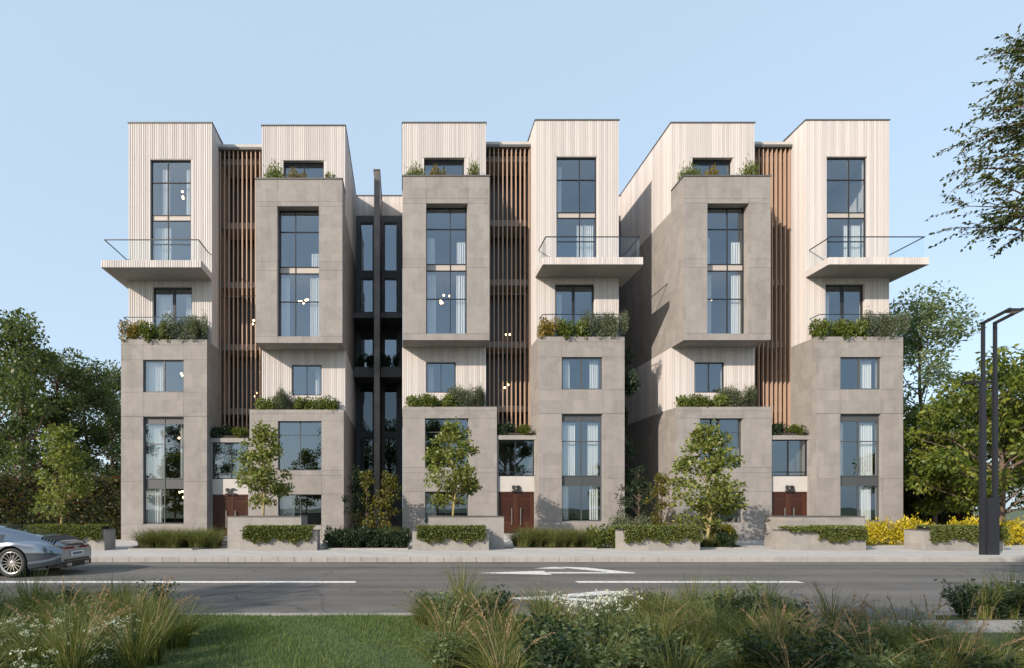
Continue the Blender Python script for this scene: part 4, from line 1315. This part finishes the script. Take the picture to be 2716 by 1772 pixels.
def stems_mesh(seed, n=9):
    rng = np.random.default_rng(seed)
    g = MB()
    for i in range(n):
        e = np.array([rng.uniform(-.6, .6), rng.uniform(-.5, .5), rng.uniform(.5, .85)])
        g.tube(curve3((e[0] * .25, e[1] * .25, -.12), e, .05, rng, 3), [.022, .017, .012, .006], 4, cap=False)
    o = g.build('stems', M['stem']); me = o.data; bpy.data.objects.remove(o)
    return me
STEMS = stems_mesh(3)
BU = {'green': bush_mesh('green_bush', 51, 1400, .17, M['lf_green']),
      'amber': bush_mesh('amber_bush', 52, 1300, .16, M['lf_amber'], 8),
      'grey': bush_mesh('grey_bush', 53, 5200, .105, M['lf_grey'], 14, .2, .38),
      'dark': bush_mesh('dark_bush', 54, 1300, .20, M['lf_dark']),
      'yellow': bush_mesh('yellow_bush', 55, 2000, .13, M['lf_yellow'], 10, .2),
      'wild': bush_mesh('wild_bush', 56, 1300, .2, M['lf_green'], 10, .7, .3)}
def bush(kind, x, y, z, rx, ry, h, label, group, rot=0.0, name=None):
    e = empty(name or {'green': 'green_shrub', 'amber': 'amber_shrub', 'grey': 'grey_green_shrub', 'dark': 'dark_shrub', 'yellow': 'yellow_shrub', 'wild': 'leafy_shrub'}[kind],
              (x, y, z), label, 'shrub', group, rot, (rx, ry, h))
    link('foliage', BU[kind], e); link('stem', STEMS, e)
    return e

TGR = 'shrubs on the planted terraces'
ORD = ['first', 'second', 'third', 'fourth', 'fifth', 'sixth', 'seventh', 'last']
for s in (B1, B2, B3):
    b = BD[s.idx]; dz = s.dz
    # terrace above the lower tower: amber, green, big grey-green (left to right in every block)
    xl = min(s.X(6.24), s.X(10.18)); z = 9.42 + dz
    if s.idx < 3:
        bush('amber', xl + .45, 25.27, z, .58, .42, 1.0, f'amber yellow shrub on the tower terrace of {b}', TGR, 0.4)
    else:
        bush('green', xl + .35, 25.27, z, .65, .46, 1.0, f'bright green trailing corner shrub on the tower terrace of {b}', TGR, 0.4)
    bush('green', xl + 1.25, 25.27, z, .66, .42, .95, f'green shrub in the middle of the tower terrace of {b}', TGR, 1.4)
    bush('green', xl + 1.95, 25.27, z, .60, .42, .95, f'green shrub beside the grey green one on the terrace of {b}', TGR, 2.4)
    bush('grey', xl + 2.7, 25.27, z, .85, .46, 1.15, f'big grey green shrub on the tower terrace of {b}', TGR, 0.2)
    bush('grey', xl + 3.5, 25.27, z, .70, .46, 1.1, f'grey green shrub at the end of the tower terrace of {b}', TGR, 2.0)
    # ledge above the lower grey box
    xl = min(s.X(0), s.X(4.38)); z = 6.28 + dz
    if s.idx == 1: lay = [('green', .5), ('grey', 1.35), ('green', 2.1), ('green', 2.85), ('green', 3.6)]
    else: lay = [('green', .5), ('green', 1.25), ('green', 1.95), ('grey', 2.6), ('grey', 3.4)]
    for k, (kd, dx) in enumerate(lay):
        bush(kd, xl + dx + .15, 25.84, z, .66, .38, 1.0 if kd == 'grey' else .74, f'{"grey green" if kd == "grey" else "low green"} shrub {["starting", "second along", "midway on", "fourth along", "ending"][k]} the white wall ledge of {b}', TGR, k * 1.1)
    # roof terrace
    xl = min(s.X(0), s.X(3.94)); z = 16.6 + dz
    if s.idx == 1: lay = [('wild', .75, .58, .95), ('amber', 1.75, .55, .86), ('green', 3.3, .55, .75)]
    else: lay = [('wild', .65, .58, .80), ('amber', 1.6, .55, .88), ('wild', 3.3, .62, .85)]
    for k, (kd, dx, rr, hh) in enumerate(lay):
        bush(kd, xl + dx, 25.5, z, rr, .32, hh, f'{["leafy green shrub beside the window on", "rounded amber shrub on", "green shrub near the far corner of"][k]} the roof terrace of {b}', TGR, k * .9)
    # tray above the door
    xl = min(s.X(4.4), s.X(6.22)); z = 5.1 + dz
    bush('dark', xl + .5, 25.8, z, .58, .40, .56, f'dark shrub in the tray over the door of {b}', TGR, .3)
    bush('green', xl + 1.35, 25.75, z, .58, .40, .50, f'green shrub in the tray over the door of {b}', TGR, 1.3)
for i, x in enumerate((-2.3, -1.75, -.95, -.4)):
    bush('dark', x, 30.3, 9.35, .34, .2, .8, f'{ORD[i]} dark shrub from block 5C in the ledge trough of the dark link', 'shrubs on the ledge of the dark link', x * 3)
# street level shrubs
bush('green', 7.35, 20.6, .17, .55, .4, .85, 'bright green shrub between the tall grasses and the hedge covered planter', 'street level shrubs', .3)
bush('green', 8.0, 20.75, .17, .5, .4, .8, 'bright green shrub tucked behind the hedge covered planter', 'street level shrubs', 1.3)
bush('grey', 8.7, 21.1, .17, .8, .5, 1.1, 'silvery grey green shrub behind the hedge covered planter', 'street level shrubs', 2.3)
bush('yellow', 12.95, 21.9, .2, .55, .45, .85, 'yellow green shrub beside the young tree before the door of block 5B', 'street level shrubs', .3)
bush('wild', 12.45, 22.2, .2, .35, .35, 1.25, 'upright leafy shrub behind the young tree by the lamp post', 'street level shrubs', .9)
bush('dark', 12.3, 20.75, .2, .6, .4, .6, 'dark low shrub beside the young tree by the lamp post', 'street level shrubs', .9)
bush('dark', 10.95, 20.75, .2, .4, .35, .6, 'dark low shrub between the hedge covered planter and the young tree', 'street level shrubs', 1.9)
for i, x in enumerate((19.1, 20.0, 20.9, 21.8, 22.7, 23.6, 24.5, 25.4)):
    bush('yellow', x, 22.4 + .25 * (i % 2), .12, .75, .55, .98 + .10 * (i % 3), f'{ORD[i]} yellow flowering shrub from block 5B in the row behind the lamp post', 'row of yellow shrubs behind the lamp post', i * 1.1)
for i in range(9):
    bush('dark', -2.5 + (i % 5) * .62, 20.35 + .55 * (i // 5), .18, .45, .4, .62 + .06 * (i % 3), f'{ORD[i % 5]} dark glossy shrub from block 5C, {["kerbside", "inner"][i // 5]} row before the dark link', 'dark shrubs before the dark link', i * 1.7)
# climbing plants on the passage side of the middle block
for i, (z, r) in enumerate(((1.2, .5), (2.6, .5), (4.0, .55), (5.5, .5), (7.0, .5), (8.4, .45))):
    bush('dark', 10.38, 25.9 + .4 * (i % 2), z, .38, .8, r * 2.0, f'{["lowest", "second lowest", "third lowest", "fourth lowest", "second highest", "highest"][i]} dark climbing plant on the passage side of the middle block', 'climbers on the middle block', i)


# --- grasses
def blades(rng, n, base_r, hmin, hmax, w, bend, seg=3):
    an = rng.random(n) * 2 * np.pi
    br = base_r * np.sqrt(rng.random(n))
    b = np.stack([np.cos(an) * br, np.sin(an) * br, np.zeros(n)], 1)
    an2 = an + rng.normal(size=n) * .6
    out = np.stack([np.cos(an2), np.sin(an2), np.zeros(n)], 1)
    h = rng.uniform(hmin, hmax, n)
    bd = bend * rng.uniform(.25, 1.3, n)
    side = np.stack([-np.sin(an2), np.cos(an2), np.zeros(n)], 1)
    side = unit(side + rng.normal(size=(n, 3)) * .5)
    V, F = [], []
    for k in range(seg + 1):
        t = k / seg
        c = b + out * (h * bd * t ** 1.8)[:, None] + np.stack([np.zeros(n), np.zeros(n), h * (t - .35 * bd * t ** 3)], 1)
        ww = w * (1 - .9 * t) * .5
        V.append(c - side * ww); V.append(c + side * ww)
    V = np.stack(V, 1)
    m = V.shape[1]
    F = np.concatenate([np.arange(n)[:, None] * m + np.array([[2 * k, 2 * k + 1, 2 * k + 3, 2 * k + 2]]) for k in range(seg)])
    return V.reshape(-1, 3), F, b, out, h, bd

def grass_clump(seed, n=260, r=.10, h=(.35, .75), w=.009, bend=.75, mat='bl_orn'):
    rng = np.random.default_rng(seed)
    V, F, *_ = blades(rng, n, r, h[0], h[1], w, bend, 4)
    return np_mesh('grass_clump', V, F, M[mat])

def plume_mesh(seed, n=9, h=(.62, .95)):
    rng = np.random.default_rng(seed)
    g = MB(); Vs = []; Fs = []; off = 0
    for i in range(n):
        an = rng.random() * 6.28; bd = rng.uniform(.2, .75); H = rng.uniform(*h)
        pts = [np.array([math.cos(an) * H * bd * t ** 1.7, math.sin(an) * H * bd * t ** 1.7, H * (t - .25 * bd * t ** 3)]) for t in np.linspace(0, 1, 9)]
        g.tube([pts[0], pts[3], pts[6], pts[8]], [.003, .003, .002, .001], 3, cap=False)
        k = 38
        tt = rng.uniform(.74, 1.0, k)
        P = np.array([np.array([math.cos(an) * H * bd * t ** 1.7, math.sin(an) * H * bd * t ** 1.7, H * (t - .25 * bd * t ** 3)]) for t in tt])
        ax = unit(pts[8] - pts[6])
        V, F = leaf_arrays(rng, P, .030, .20, np.tile(ax, (k, 1)), 1.6, 0)
        Vs.append(V); Fs.append(F + off); off += len(V)
    o = g.build('st', M['plume']); st = o.data; bpy.data.objects.remove(o)
    return np_mesh('seed_head', np.concatenate(Vs), np.concatenate(Fs), M['plume']), st

GC = [grass_clump(61, 230, w=.012), grass_clump(62, 260, .13, (.3, .62), .012, .95), grass_clump(63, 170, .08, (.5, .95), .010, .5)]
GP = [plume_mesh(64), plume_mesh(65, 7)]
def leafy_mesh(seed, n, leaf, mat, h):
    rng = np.random.default_rng(seed)
    V0, F0 = [], []; off = 0
    k = 14
    P, O = [], []
    for i in range(k):
        an = rng.random() * 6.28; r = rng.random() * .2
        e = np.array([math.cos(an) * (r + .08), math.sin(an) * (r + .08), h * rng.uniform(.6, 1.1)])
        for j in range(n // k):
            t = rng.uniform(.15, 1)
            P.append(np.array([e[0] * t, e[1] * t, e[2] * t]) + rng.normal(size=3) * .03); O.append(unit(np.array([math.cos(j * 2.4), math.sin(j * 2.4), .5])))
    V, F = leaf_arrays(rng, np.array(P), leaf, .45, np.array(O), 1.4, .6)
    return np_mesh('leafy', V, F, mat)
LP = [leafy_mesh(71, 900, .055, M['lf_dark'], .42), leafy_mesh(72, 800, .05, M['lf_airy'], .46), leafy_mesh(73, 900, .048, M['lf_dark'], .34)]
def flower_mesh(seed, n=30, h=.42):
    rng = np.random.default_rng(seed)
    g = MB(); P = []
    for i in range(n):
        an = rng.random() * 6.28; r = .30 * math.sqrt(rng.random())
        e = np.array([math.cos(an) * r, math.sin(an) * r, h * rng.uniform(.7, 1.15)])
        g.tube([(e[0] * .3, e[1] * .3, 0), e * np.array([.8, .8, .6]), e], [.003, .0025, .0015], 3, cap=False)
        for j in range(9):
            P.append(e + rng.normal(size=3) * np.array([.018, .018, .007]))
    o = g.build('st', M['stem']); st = o.data; bpy.data.objects.remove(o)
    V, F = leaf_arrays(rng, np.array(P), .020, .9, np.tile(np.array([0, 0, 1.]), (len(P), 1)), .3, 1.6)
    return np_mesh('flower', V, F, M['flower']), st
FL = [flower_mesh(81), flower_mesh(82, 22, .36)]

vr = random.Random(99)
def clump(k, x, y, z, sc, label, group, plume=None):
    e = empty('ornamental_grass', (x, y, z), label, 'grass', group, vr.uniform(0, 6.28), (sc, sc, sc * vr.uniform(.9, 1.12)))
    link('blades', GC[k], e)
    if plume is not None:
        link('seed_head', GP[plume][0], e)['kind'] = 'stuff'; link('stalk', GP[plume][1], e)
def leafy(k, x, y, z, sc, label, group):
    e = empty('leafy_plant', (x, y, z), label, 'plant', group, vr.uniform(0, 6.28), (sc, sc, sc * vr.uniform(.85, 1.2)))
    link('foliage', LP[k], e); 
    g = link('stem', STEMS, e); g.scale = (.35, .35, .45)
def flower(k, x, y, z, sc, label, group):
    e = empty('flowering_plant', (x, y, z), label, 'flower', group, vr.uniform(0, 6.28), (sc, sc, sc))
    link('flower_head', FL[k][0], e)['kind'] = 'stuff'; link('stalk', FL[k][1], e); link('foliage', LP[1], e).scale = (.95, .95, .72)

# beds along the houses
for i in range(26):
    x = -9.75 + 2.75 * (i + .5) / 26 + vr.uniform(-.06, .06)
    clump(i % 2, x, 20.2 + vr.random() * .9, .2, 1.4 if i % 2 else 1.25, 'tall olive grass clump in the bed before block 5C', 'grasses before block 5C')
for i in range(28):
    x = 4.35 + 2.75 * (i + .5) / 28 + vr.uniform(-.06, .06)
    clump(i % 2, x, 20.3 + vr.random() * .8, .2, 1.4 if i % 2 else 1.25, 'tall olive grass clump in the bed before the middle block', 'grasses before the middle block')
for i in range(8):
    clump(i % 2, 11.0 + i * .17, 20.55 + vr.random() * .4, .2, .8, 'grass clump at the foot of the young tree by the lamp post', 'grasses under the young tree')
for i in range(7):
    clump(2, -.75 + i * .14, 20.3 + vr.random() * .7, .2, .95, 'upright green grass clump in the bed before the dark link', 'grasses before the dark link')

# foreground verge
def in_left(x, y):
    return x < -3.35 + .25 * math.sin(y * 2.3) + (8.0 - y) * .36
def in_right(x, y):
    a = .55 + (8.1 - y) * -.10 + .25 * math.sin(y * 3.1)
    if y > 7.0: return a < x < 5.9 - (y - 7.0) * .35
    return x > a
GL = ('olive ornamental grass clump among white flowers left of the lawn', 'ornamental grasses on the verge')
n = 0; tries = 0
pts = []
while n < 290 and tries < 20000:
    tries += 1
    y = 4.6 + 3.45 * vr.random()
    x = vr.uniform(-7.2, 11.5)
    L, Rr = in_left(x, y), in_right(x, y)
    if not (L or Rr): continue
    if any((x - a) ** 2 + (y - b) ** 2 < .215 ** 2 for a, b in pts): continue
    if x > 5.5 and y > 6.55: continue
    pts.append((x, y)); n += 1
    ew = 'roadside edge' if y > 7.15 else 'middle' if y > 6.1 else 'inner edge'
    where = f'the {ew} of the verge bed below the car' if L else f'the {ew} of the wide verge bed, ' + ('near the lawn' if x < 2.2 else 'near the arrow' if x < 3.9 else 'opposite the young tree' if x < 5.6 else 'by the path')
    q = vr.random()
    flowerzone = (x > 5.4 and y < 6.9) or (L and y < 6.3) or (2.0 < x < 3.6 and y > 6.8)
    if flowerzone and q < .42:
        flower(n % 2, x, y, VZ, vr.uniform(.8, 1.1) * (.62 if x > 5.4 else 1), 'small white flowering plant at ' + where, 'white flowers on the verge, ' + ('lawn side' if L else 'wide bed'))
    elif q < .25 or (x > 5.6 and q < .5):
        k = n % 3
        leafy(k, x, y, VZ, vr.uniform(.8, 1.2) * (.6 if x > 5.4 else 1), {0: 'dark leafy', 1: 'pale leafy', 2: 'fine leaved'}[k] + ' plant at ' + where, 'leafy plants on the verge, ' + ('lawn side' if L else 'wide bed'))
    else:
        k = vr.choice((0, 0, 1, 1, 2))
        pl = vr.choice((0, 1)) if (vr.random() < .30 and y < 6.9) else None
        clump(k, x, y, VZ, (vr.uniform(.78, 1.1) if y > 7 else vr.uniform(.72, .98)) * (.62 if x > 5.6 else 1.12 if L else 1), ('plumed' if pl is not None else {0: 'arching', 1: 'low spreading', 2: 'upright fine'}[k]) + ' ornamental grass at ' + where, 'ornamental grasses on the verge, ' + ('lawn side' if L else 'wide bed'), pl)
# small bed across the path on the right
for i in range(18):
    x, y = 8.22 + .15 * i + vr.uniform(-.03, .03), 8.0 + vr.uniform(-.06, .14)
    if i % 3 == 2: clump(2, x, y, VZ, .95, 'upright fine grass in the small bed beyond the path', 'plants in the small bed beyond the path')
    else: leafy(0 if i % 2 else 2, x, y, VZ, vr.uniform(.85, 1.15), ('dark bushy' if i % 2 else 'small leaved dark') + ' plant in the small bed beyond the path', 'plants in the small bed beyond the path')

# lawn
rng = np.random.default_rng(5)
n = 95000
y = 4.6 + 3.6 * rng.random(n) ** .9
x = rng.uniform(-7.5, 6.5, n)
keep = (np.abs(x + 1.6) < 3.4) | (rng.random(n) < .22)
keep &= ~((x > 5.55) & (y > 7.05))
x, y = x[keep], y[keep]
n = len(x)
an = rng.random(n) * 2 * np.pi
h = rng.uniform(.03, .085, n) * (0.85 + .3 * np.sin(x * 3 + y * 2))
wd = .010
b = np.stack([x, y, np.full(n, VZ - .004)], 1)
sd = np.stack([np.cos(an), np.sin(an) * .5, np.zeros(n)], 1) * wd * .5
tip = b + np.stack([rng.normal(size=n) * .018, rng.normal(size=n) * .018, h], 1)
V = np.stack([b - sd, b + sd, tip], 1).reshape(-1, 3)
lawn = link('lawn', np_mesh('lawn', V, np.arange(3 * n).reshape(n, 3), M['bl_lawn']))
tag(lawn, 'short green lawn between the two planted verge beds', 'grass', kind='stuff')

# ================================================================ street lamp
LX, LX2, LD = 18.86, 19.26, 17.77
lp = empty('street_lamp', (19.05, LD, .15), 'tall dark double pole street lamp standing on the kerb pavement', 'street lamp')
LL = (19.05, LD, .15)
g = MB(); g.box(18.78, 18.925, LD - .05, LD + .05, .15, 5.72); g.build('lower_post', M['lamp'], lp, LL)
g = MB(); g.box(18.82, 18.91, LD - .03, LD + .03, 5.72, 7.68); g.build('upper_post', M['lamp'], lp, LL)
g = MB(); g.box(19.19, 19.315, LD - .045, LD + .045, 2.0, 5.72); g.build('lower_post', M['lamp'], lp, LL)
g = MB(); g.box(19.21, 19.30, LD - .03, LD + .03, 5.72, 7.68); g.build('upper_post', M['lamp'], lp, LL)
g = MB(); g.box(18.927, 19.315, LD - .08, LD + .08, .15, 2.0); g.build('base_cabinet', M['lamp'], lp, LL)
def arm(x0, x1, y0, z0, y1, z1, h):
    b = MB()
    b.v = [(x, y, z) for x in (x0, x1) for y, z in ((y0, z0), (y1, z1), (y1, z1 + h), (y0, z0 + h))]
    b.f = [(0, 1, 2, 3), (7, 6, 5, 4), (0, 4, 5, 1), (1, 5, 6, 2), (2, 6, 7, 3), (3, 7, 4, 0)]
    return b
for x0, x1 in ((18.82, 18.91), (19.21, 19.30)):
    arm(x0, x1, LD + .03, 7.64, LD - .80, 7.82, .07).build('lamp_arm', M['lamp'], lp, LL, fix=True)
g = MB(); g.box(18.91, 19.21, LD - .80, LD - .60, 7.79, 7.875); g.build('lamp_head', M['lamp'], lp, LL)
g = MB(); g.box(18.93, 19.19, LD - .78, LD - .62, 7.778, 7.789); g.build('diffuser', M['diffuser'], lp, LL)
arm(18.81, 18.92, LD - .05, 5.72, LD + .66, 5.86, .08).build('lamp_arm', M['lamp'], lp, LL, fix=True)
arm(19.20, 19.31, LD - .05, 5.72, LD + .66, 5.86, .08).build('lamp_arm', M['lamp'], lp, LL, fix=True)
g = MB(); g.box(18.92, 19.20, LD + .50, LD + .66, 5.845, 5.93); g.build('lamp_head', M['lamp'], lp, LL)
g = MB(); g.box(18.96, 19.28, LD - .086, LD - .08, .5, 1.7); g.build('cabinet_door', M['lamp'], lp, LL)

# ================================================================ the car
def car_paint():
    m, nt, out = new_mat('silver_paint')
    b = N(nt, 'ShaderNodeBsdfPrincipled', Roughness=0.16, Metallic=0.9)
    b.inputs['Base Color'].default_value = (0.17, 0.205, 0.25, 1)
    b.inputs['Coat Weight'].default_value = 0.8; b.inputs['Coat Roughness'].default_value = 0.04
    nt.links.new(b.outputs[0], out.inputs[0])
    return m
M['car'] = car_paint()
M['carglass'] = simple('car_glass', (0.012, 0.015, 0.018), 0.05, spec=0.9, coat=0.5)
M['carblack'] = simple('car_black', (0.012, 0.012, 0.013), 0.45)
M['tyre'] = simple('tyre', (0.016, 0.016, 0.017), 0.75)
M['rim'] = simple('rim_alloy', (0.60, 0.58, 0.55), 0.25, metal=0.9)
M['plate'] = simple('plate_white', (0.75, 0.76, 0.78), 0.4)
M['plateink'] = simple('plate_ink', (0.10, 0.14, 0.20), 0.5)
M['tail'] = simple('tail_light', (0.16, 0.012, 0.010), 0.15, coat=0.6)
XR, YC = -8.36, 14.03
car = empty('sports_car', (XR - 2.25, YC, 0), 'silver blue sports coupe driving in the far lane, cut off by the picture edge', 'car')
CL = (XR - 2.25, YC, 0)
U = np.linspace(0, 4.5, 91)
def ci(xs, ys):
    v = np.interp(U, xs, ys)
    k = np.array([1, 3, 5, 3, 1]) / 13
    for _ in range(3):
        p = np.concatenate([[v[0]] * 2, v, [v[-1]] * 2]); v2 = np.convolve(p, k, 'valid'); v2[0], v2[-1] = v[0], v[-1]; v = v2
    return v
zt = ci([0, .06, .2, .45, .8, 1.2, 1.6, 2.0, 2.4, 2.7, 3.0, 3.35, 3.6, 4.0, 4.3, 4.5], [.70, .80, .86, .92, 1.03, 1.14, 1.235, 1.285, 1.30, 1.285, 1.22, 1.02, .90, .82, .72, .52])
zs = ci([0, .1, .5, 1.05, 1.7, 3, 3.6, 4.2, 4.5], [.66, .74, .83, .875, .83, .82, .82, .70, .50])
w1 = ci([0, .12, .35, 1.05, 1.8, 2.6, 3.5, 4.15, 4.4, 4.5], [.66, .80, .885, .93, .89, .88, .905, .80, .64, .52])
zb = ci([0, .25, .6, 1.0, 3.6, 4.3, 4.5], [.30, .26, .19, .16, .16, .20, .26])
ws = ci([0, .4, 1.0, 1.6, 2.6, 3.3, 3.6, 4.2, 4.5], [.50, .60, .66, .72, .76, .72, .64, .52, .35])
wr = ci([0, .4, 1.0, 1.6, 2.4, 3.0, 3.4, 3.7, 4.5], [.40, .46, .50, .53, .55, .52, .50, .48, .25])
zs = np.minimum(zs, zt - .015)
secs = []
for i in range(len(U)):
    hi = max(zt[i] - zs[i], .015)
    half = [(0, zb[i]), (w1[i] * .80, zb[i]), (w1[i] * .93, zb[i] + .02), (w1[i] * .975, zb[i] + .10), (w1[i] * .99, zb[i] + .22), (w1[i], .56 if zs[i] > .62 else (zb[i] + zs[i]) / 2 + .05),
            (w1[i] * .992, zs[i] - .10), (w1[i] * .955, zs[i] - .025), (w1[i] * .89, zs[i]), (ws[i] + .03, zs[i] + .01), (ws[i], zs[i] + .025 * min(1, hi / .1)),
            (ws[i] + (wr[i] - ws[i]) * .5, zs[i] + hi * .5), (wr[i] + .02, zs[i] + hi * .82), (wr[i] * .82, zt[i] - hi * .05), (wr[i] * .45, zt[i] - hi * .01), (0, zt[i])]
    secs.append(half)
NP = len(secs[0])
def carpt(i, j, side, off=0.0):
    y, z = secs[i][j]
    return (XR - U[i], YC + side * (y + off * (1 if j < NP - 3 else .3)), z + off * (.2 if j < 11 else .8))
g = MB(); ring = 2 * NP - 2
for i in range(len(U)):
    for j in range(NP): g.v.append(carpt(i, j, -1))
    for j in range(NP - 2, 0, -1): g.v.append(carpt(i, j, 1))
for i in range(len(U) - 1):
    for j in range(ring):
        k = (j + 1) % ring
        g.f.append((i * ring + j, i * ring + k, (i + 1) * ring + k, (i + 1) * ring + j)); g.m.append(0)
g.f.append(tuple(range(ring))); g.m.append(0)
g.f.append(tuple((len(U) - 1) * ring + j for j in reversed(range(ring)))); g.m.append(0)
body = g.build('body', M['car'], None, CL, fix=True)
cutters = []
for u in (1.05, 3.5):
    bm = bmesh.new(); bmesh.ops.create_cone(bm, cap_ends=True, segments=48, radius1=.395, radius2=.395, depth=2.4)
    me = bpy.data.meshes.new('cut'); bm.to_mesh(me); bm.free()
    c = bpy.data.objects.new('cut', me); COL.objects.link(c)
    c.rotation_euler = (R(90), 0, 0); c.location = (XR - u - CL[0], 0, .37)
    cutters.append(c)
    md = body.modifiers.new('b', 'BOOLEAN'); md.operation = 'DIFFERENCE'; md.object = c; md.solver = 'EXACT'
bpy.context.view_layer.update()
dg = bpy.context.evaluated_depsgraph_get()
nm = bpy.data.meshes.new_from_object(body.evaluated_get(dg))
body.modifiers.clear()
body.data = nm
for c in cutters: bpy.data.objects.remove(c)
nm.polygons.foreach_set('use_smooth', [True] * len(nm.polygons))
nm.set_sharp_from_angle(angle=R(38))
body.parent = car
def skin(name, mat, i0, i1, j0, j1, side, off=.005, lim=None):
    q = MB()
    for i in range(i0, i1):
        for j in range(j0, j1):
            if lim and not lim(i, j): continue
            q.quad([carpt(i, j, side, off), carpt(i + 1, j, side, off), carpt(i + 1, j + 1, side, off), carpt(i, j + 1, side, off)])
    return q.build(name, mat, car, CL, smooth=True)
for sd in (-1, 1):
    skin('side_window', M['carglass'], 27, 66, 10, 12, sd, .006, lambda i, j: (j == 10 and 28 <= i) or (j == 11 and 33 <= i <= 58))
    skin('rear_window', M['carglass'], 16, 31, 13, 15, sd, .004)
    skin('windscreen', M['carglass'], 59, 69, 13, 15, sd, .004)
    skin('rocker_panel', M['carblack'], 26, 66, 1, 3, sd, .004)
# rear fascia details (rear faces +x)
def rb(name, mat, x0, x1, y0, y1, z0, z1, par=None):
    q = MB(); q.box(x0, x1, y0, y1, z0, z1); return q.build(name, mat, par or car, CL)
rb('rear_diffuser', M['carblack'], XR - .30, XR + .02, YC - .60, YC + .60, .20, .345)
q = MB()
for sy in (-1, 1):
    for k in (0, .1):
        q2 = MB(); q2.tube([(XR - .2, YC + sy * (.42 - k), .265), (XR + .045, YC + sy * (.42 - k), .265)], .042, 12)
        q2.build('exhaust_tip', M['steel'], car, CL)
pl = rb('number_plate', M['plate'], XR + .0, XR + .022, YC - .26, YC + .26, .47, .585)
rb('plate_field', M['plateink'], XR + .022, XR + .0245, YC - .21, YC + .21, .495, .56, pl)
rb('bumper_insert', M['carblack'], XR - .06, XR + .012, YC - .52, YC + .52, .36, .40)
for sy in (-1, 1):
    q = MB()
    n = 8
    for k in range(n):
        y0, y1 = .12 + .62 * k / n, .12 + .62 * (k + 1) / n
        def rx(y): return XR + .012 - .34 * max(0, (y - .45) / .4) ** 2 * .8
        q.quad([(rx(y0), YC + sy * y0, .655), (rx(y1), YC + sy * y1, .655), (rx(y1) - .01, YC + sy * y1, .705), (rx(y0) - .01, YC + sy * y0, .705)])
    q.build('tail_light', M['tail'], car, CL)
# engine cover slats on the rear deck
for k in range(5):
    u = .26 + k * .075
    i = int(round(u / .05)); z = float(np.interp(u, U, zt))
    q = MB(); h = .012
    q.v = [(XR - u + dx, YC + sy, z + dz_ + .004 - (.01 if abs(sy) > .4 else 0)) for sy in (-.52, .52) for dx, dz_ in ((-.026, .008), (.026, -.004), (.026, .008), (-.026, .02))]
    q.f = [(0, 1, 2, 3), (7, 6, 5, 4), (0, 4, 5, 1), (1, 5, 6, 2), (2, 6, 7, 3), (3, 7, 4, 0)]
    q.build('vent_slat', M['carblack'], car, CL, fix=True)
# wheels
def lathe(profile, seg, cx, cy, cz, mat, name, par, sgn):
    q = MB(); n = len(profile)
    for k in range(seg):
        a = 2 * math.pi * k / seg
        for r, y in profile: q.v.append((cx + math.cos(a) * r, cy + sgn * y, cz + math.sin(a) * r))
    for k in range(seg):
        k2 = (k + 1) % seg
        for i in range(n - 1): q.f.append((k * n + i, k * n + i + 1, k2 * n + i + 1, k2 * n + i)); q.m.append(0)
    return q.build(name, mat, par, CL, smooth=True, fix=True)
for u in (1.05, 3.5):
    for sd in (-1, 1):
        cx, cy, cz = XR - u, YC + sd * .80, .357
        wh = lathe([(.03, .02), (.25, .02), (.25, -.12), (.03, -.12)], 32, cx, cy, cz, M['carblack'], 'wheel', car, sd)
        lathe([(.26, .09), (.30, .115), (.335, .11), (.353, .085), (.357, .0), (.353, -.12), (.30, -.15), (.26, -.14), (.26, .09)], 48, cx, cy, cz, M['tyre'], 'tyre', wh, sd)
        lathe([(.235, .07), (.262, .105), (.270, .10), (.262, .06), (.262, -.1), (.235, -.1)], 48, cx, cy, cz, M['rim'], 'rim', wh, sd)
        lathe([(.0, .075), (.035, .075), (.055, .06), (.058, .02)], 20, cx, cy, cz, M['rim'], 'hub', wh, sd)
        for k in range(15):
            a = 2 * math.pi * k / 15
            q = MB()
            ca, sa = math.cos(a), math.sin(a)
            def P(r, t, y): return (cx + ca * r - sa * t, cy + sd * y, cz + sa * r + ca * t)
            q.v = [P(.045, -.011, .03), P(.045, .011, .03), P(.25, .008, .05), P(.25, -.008, .05), P(.045, -.009, .07), P(.045, .009, .07), P(.25, .006, .088), P(.25, -.006, .088)]
            q.f = [(0, 1, 2, 3), (7, 6, 5, 4), (0, 4, 5, 1), (1, 5, 6, 2), (2, 6, 7, 3), (3, 7, 4, 0)]
            q.build('spoke', M['rim'], wh, CL, fix=True)
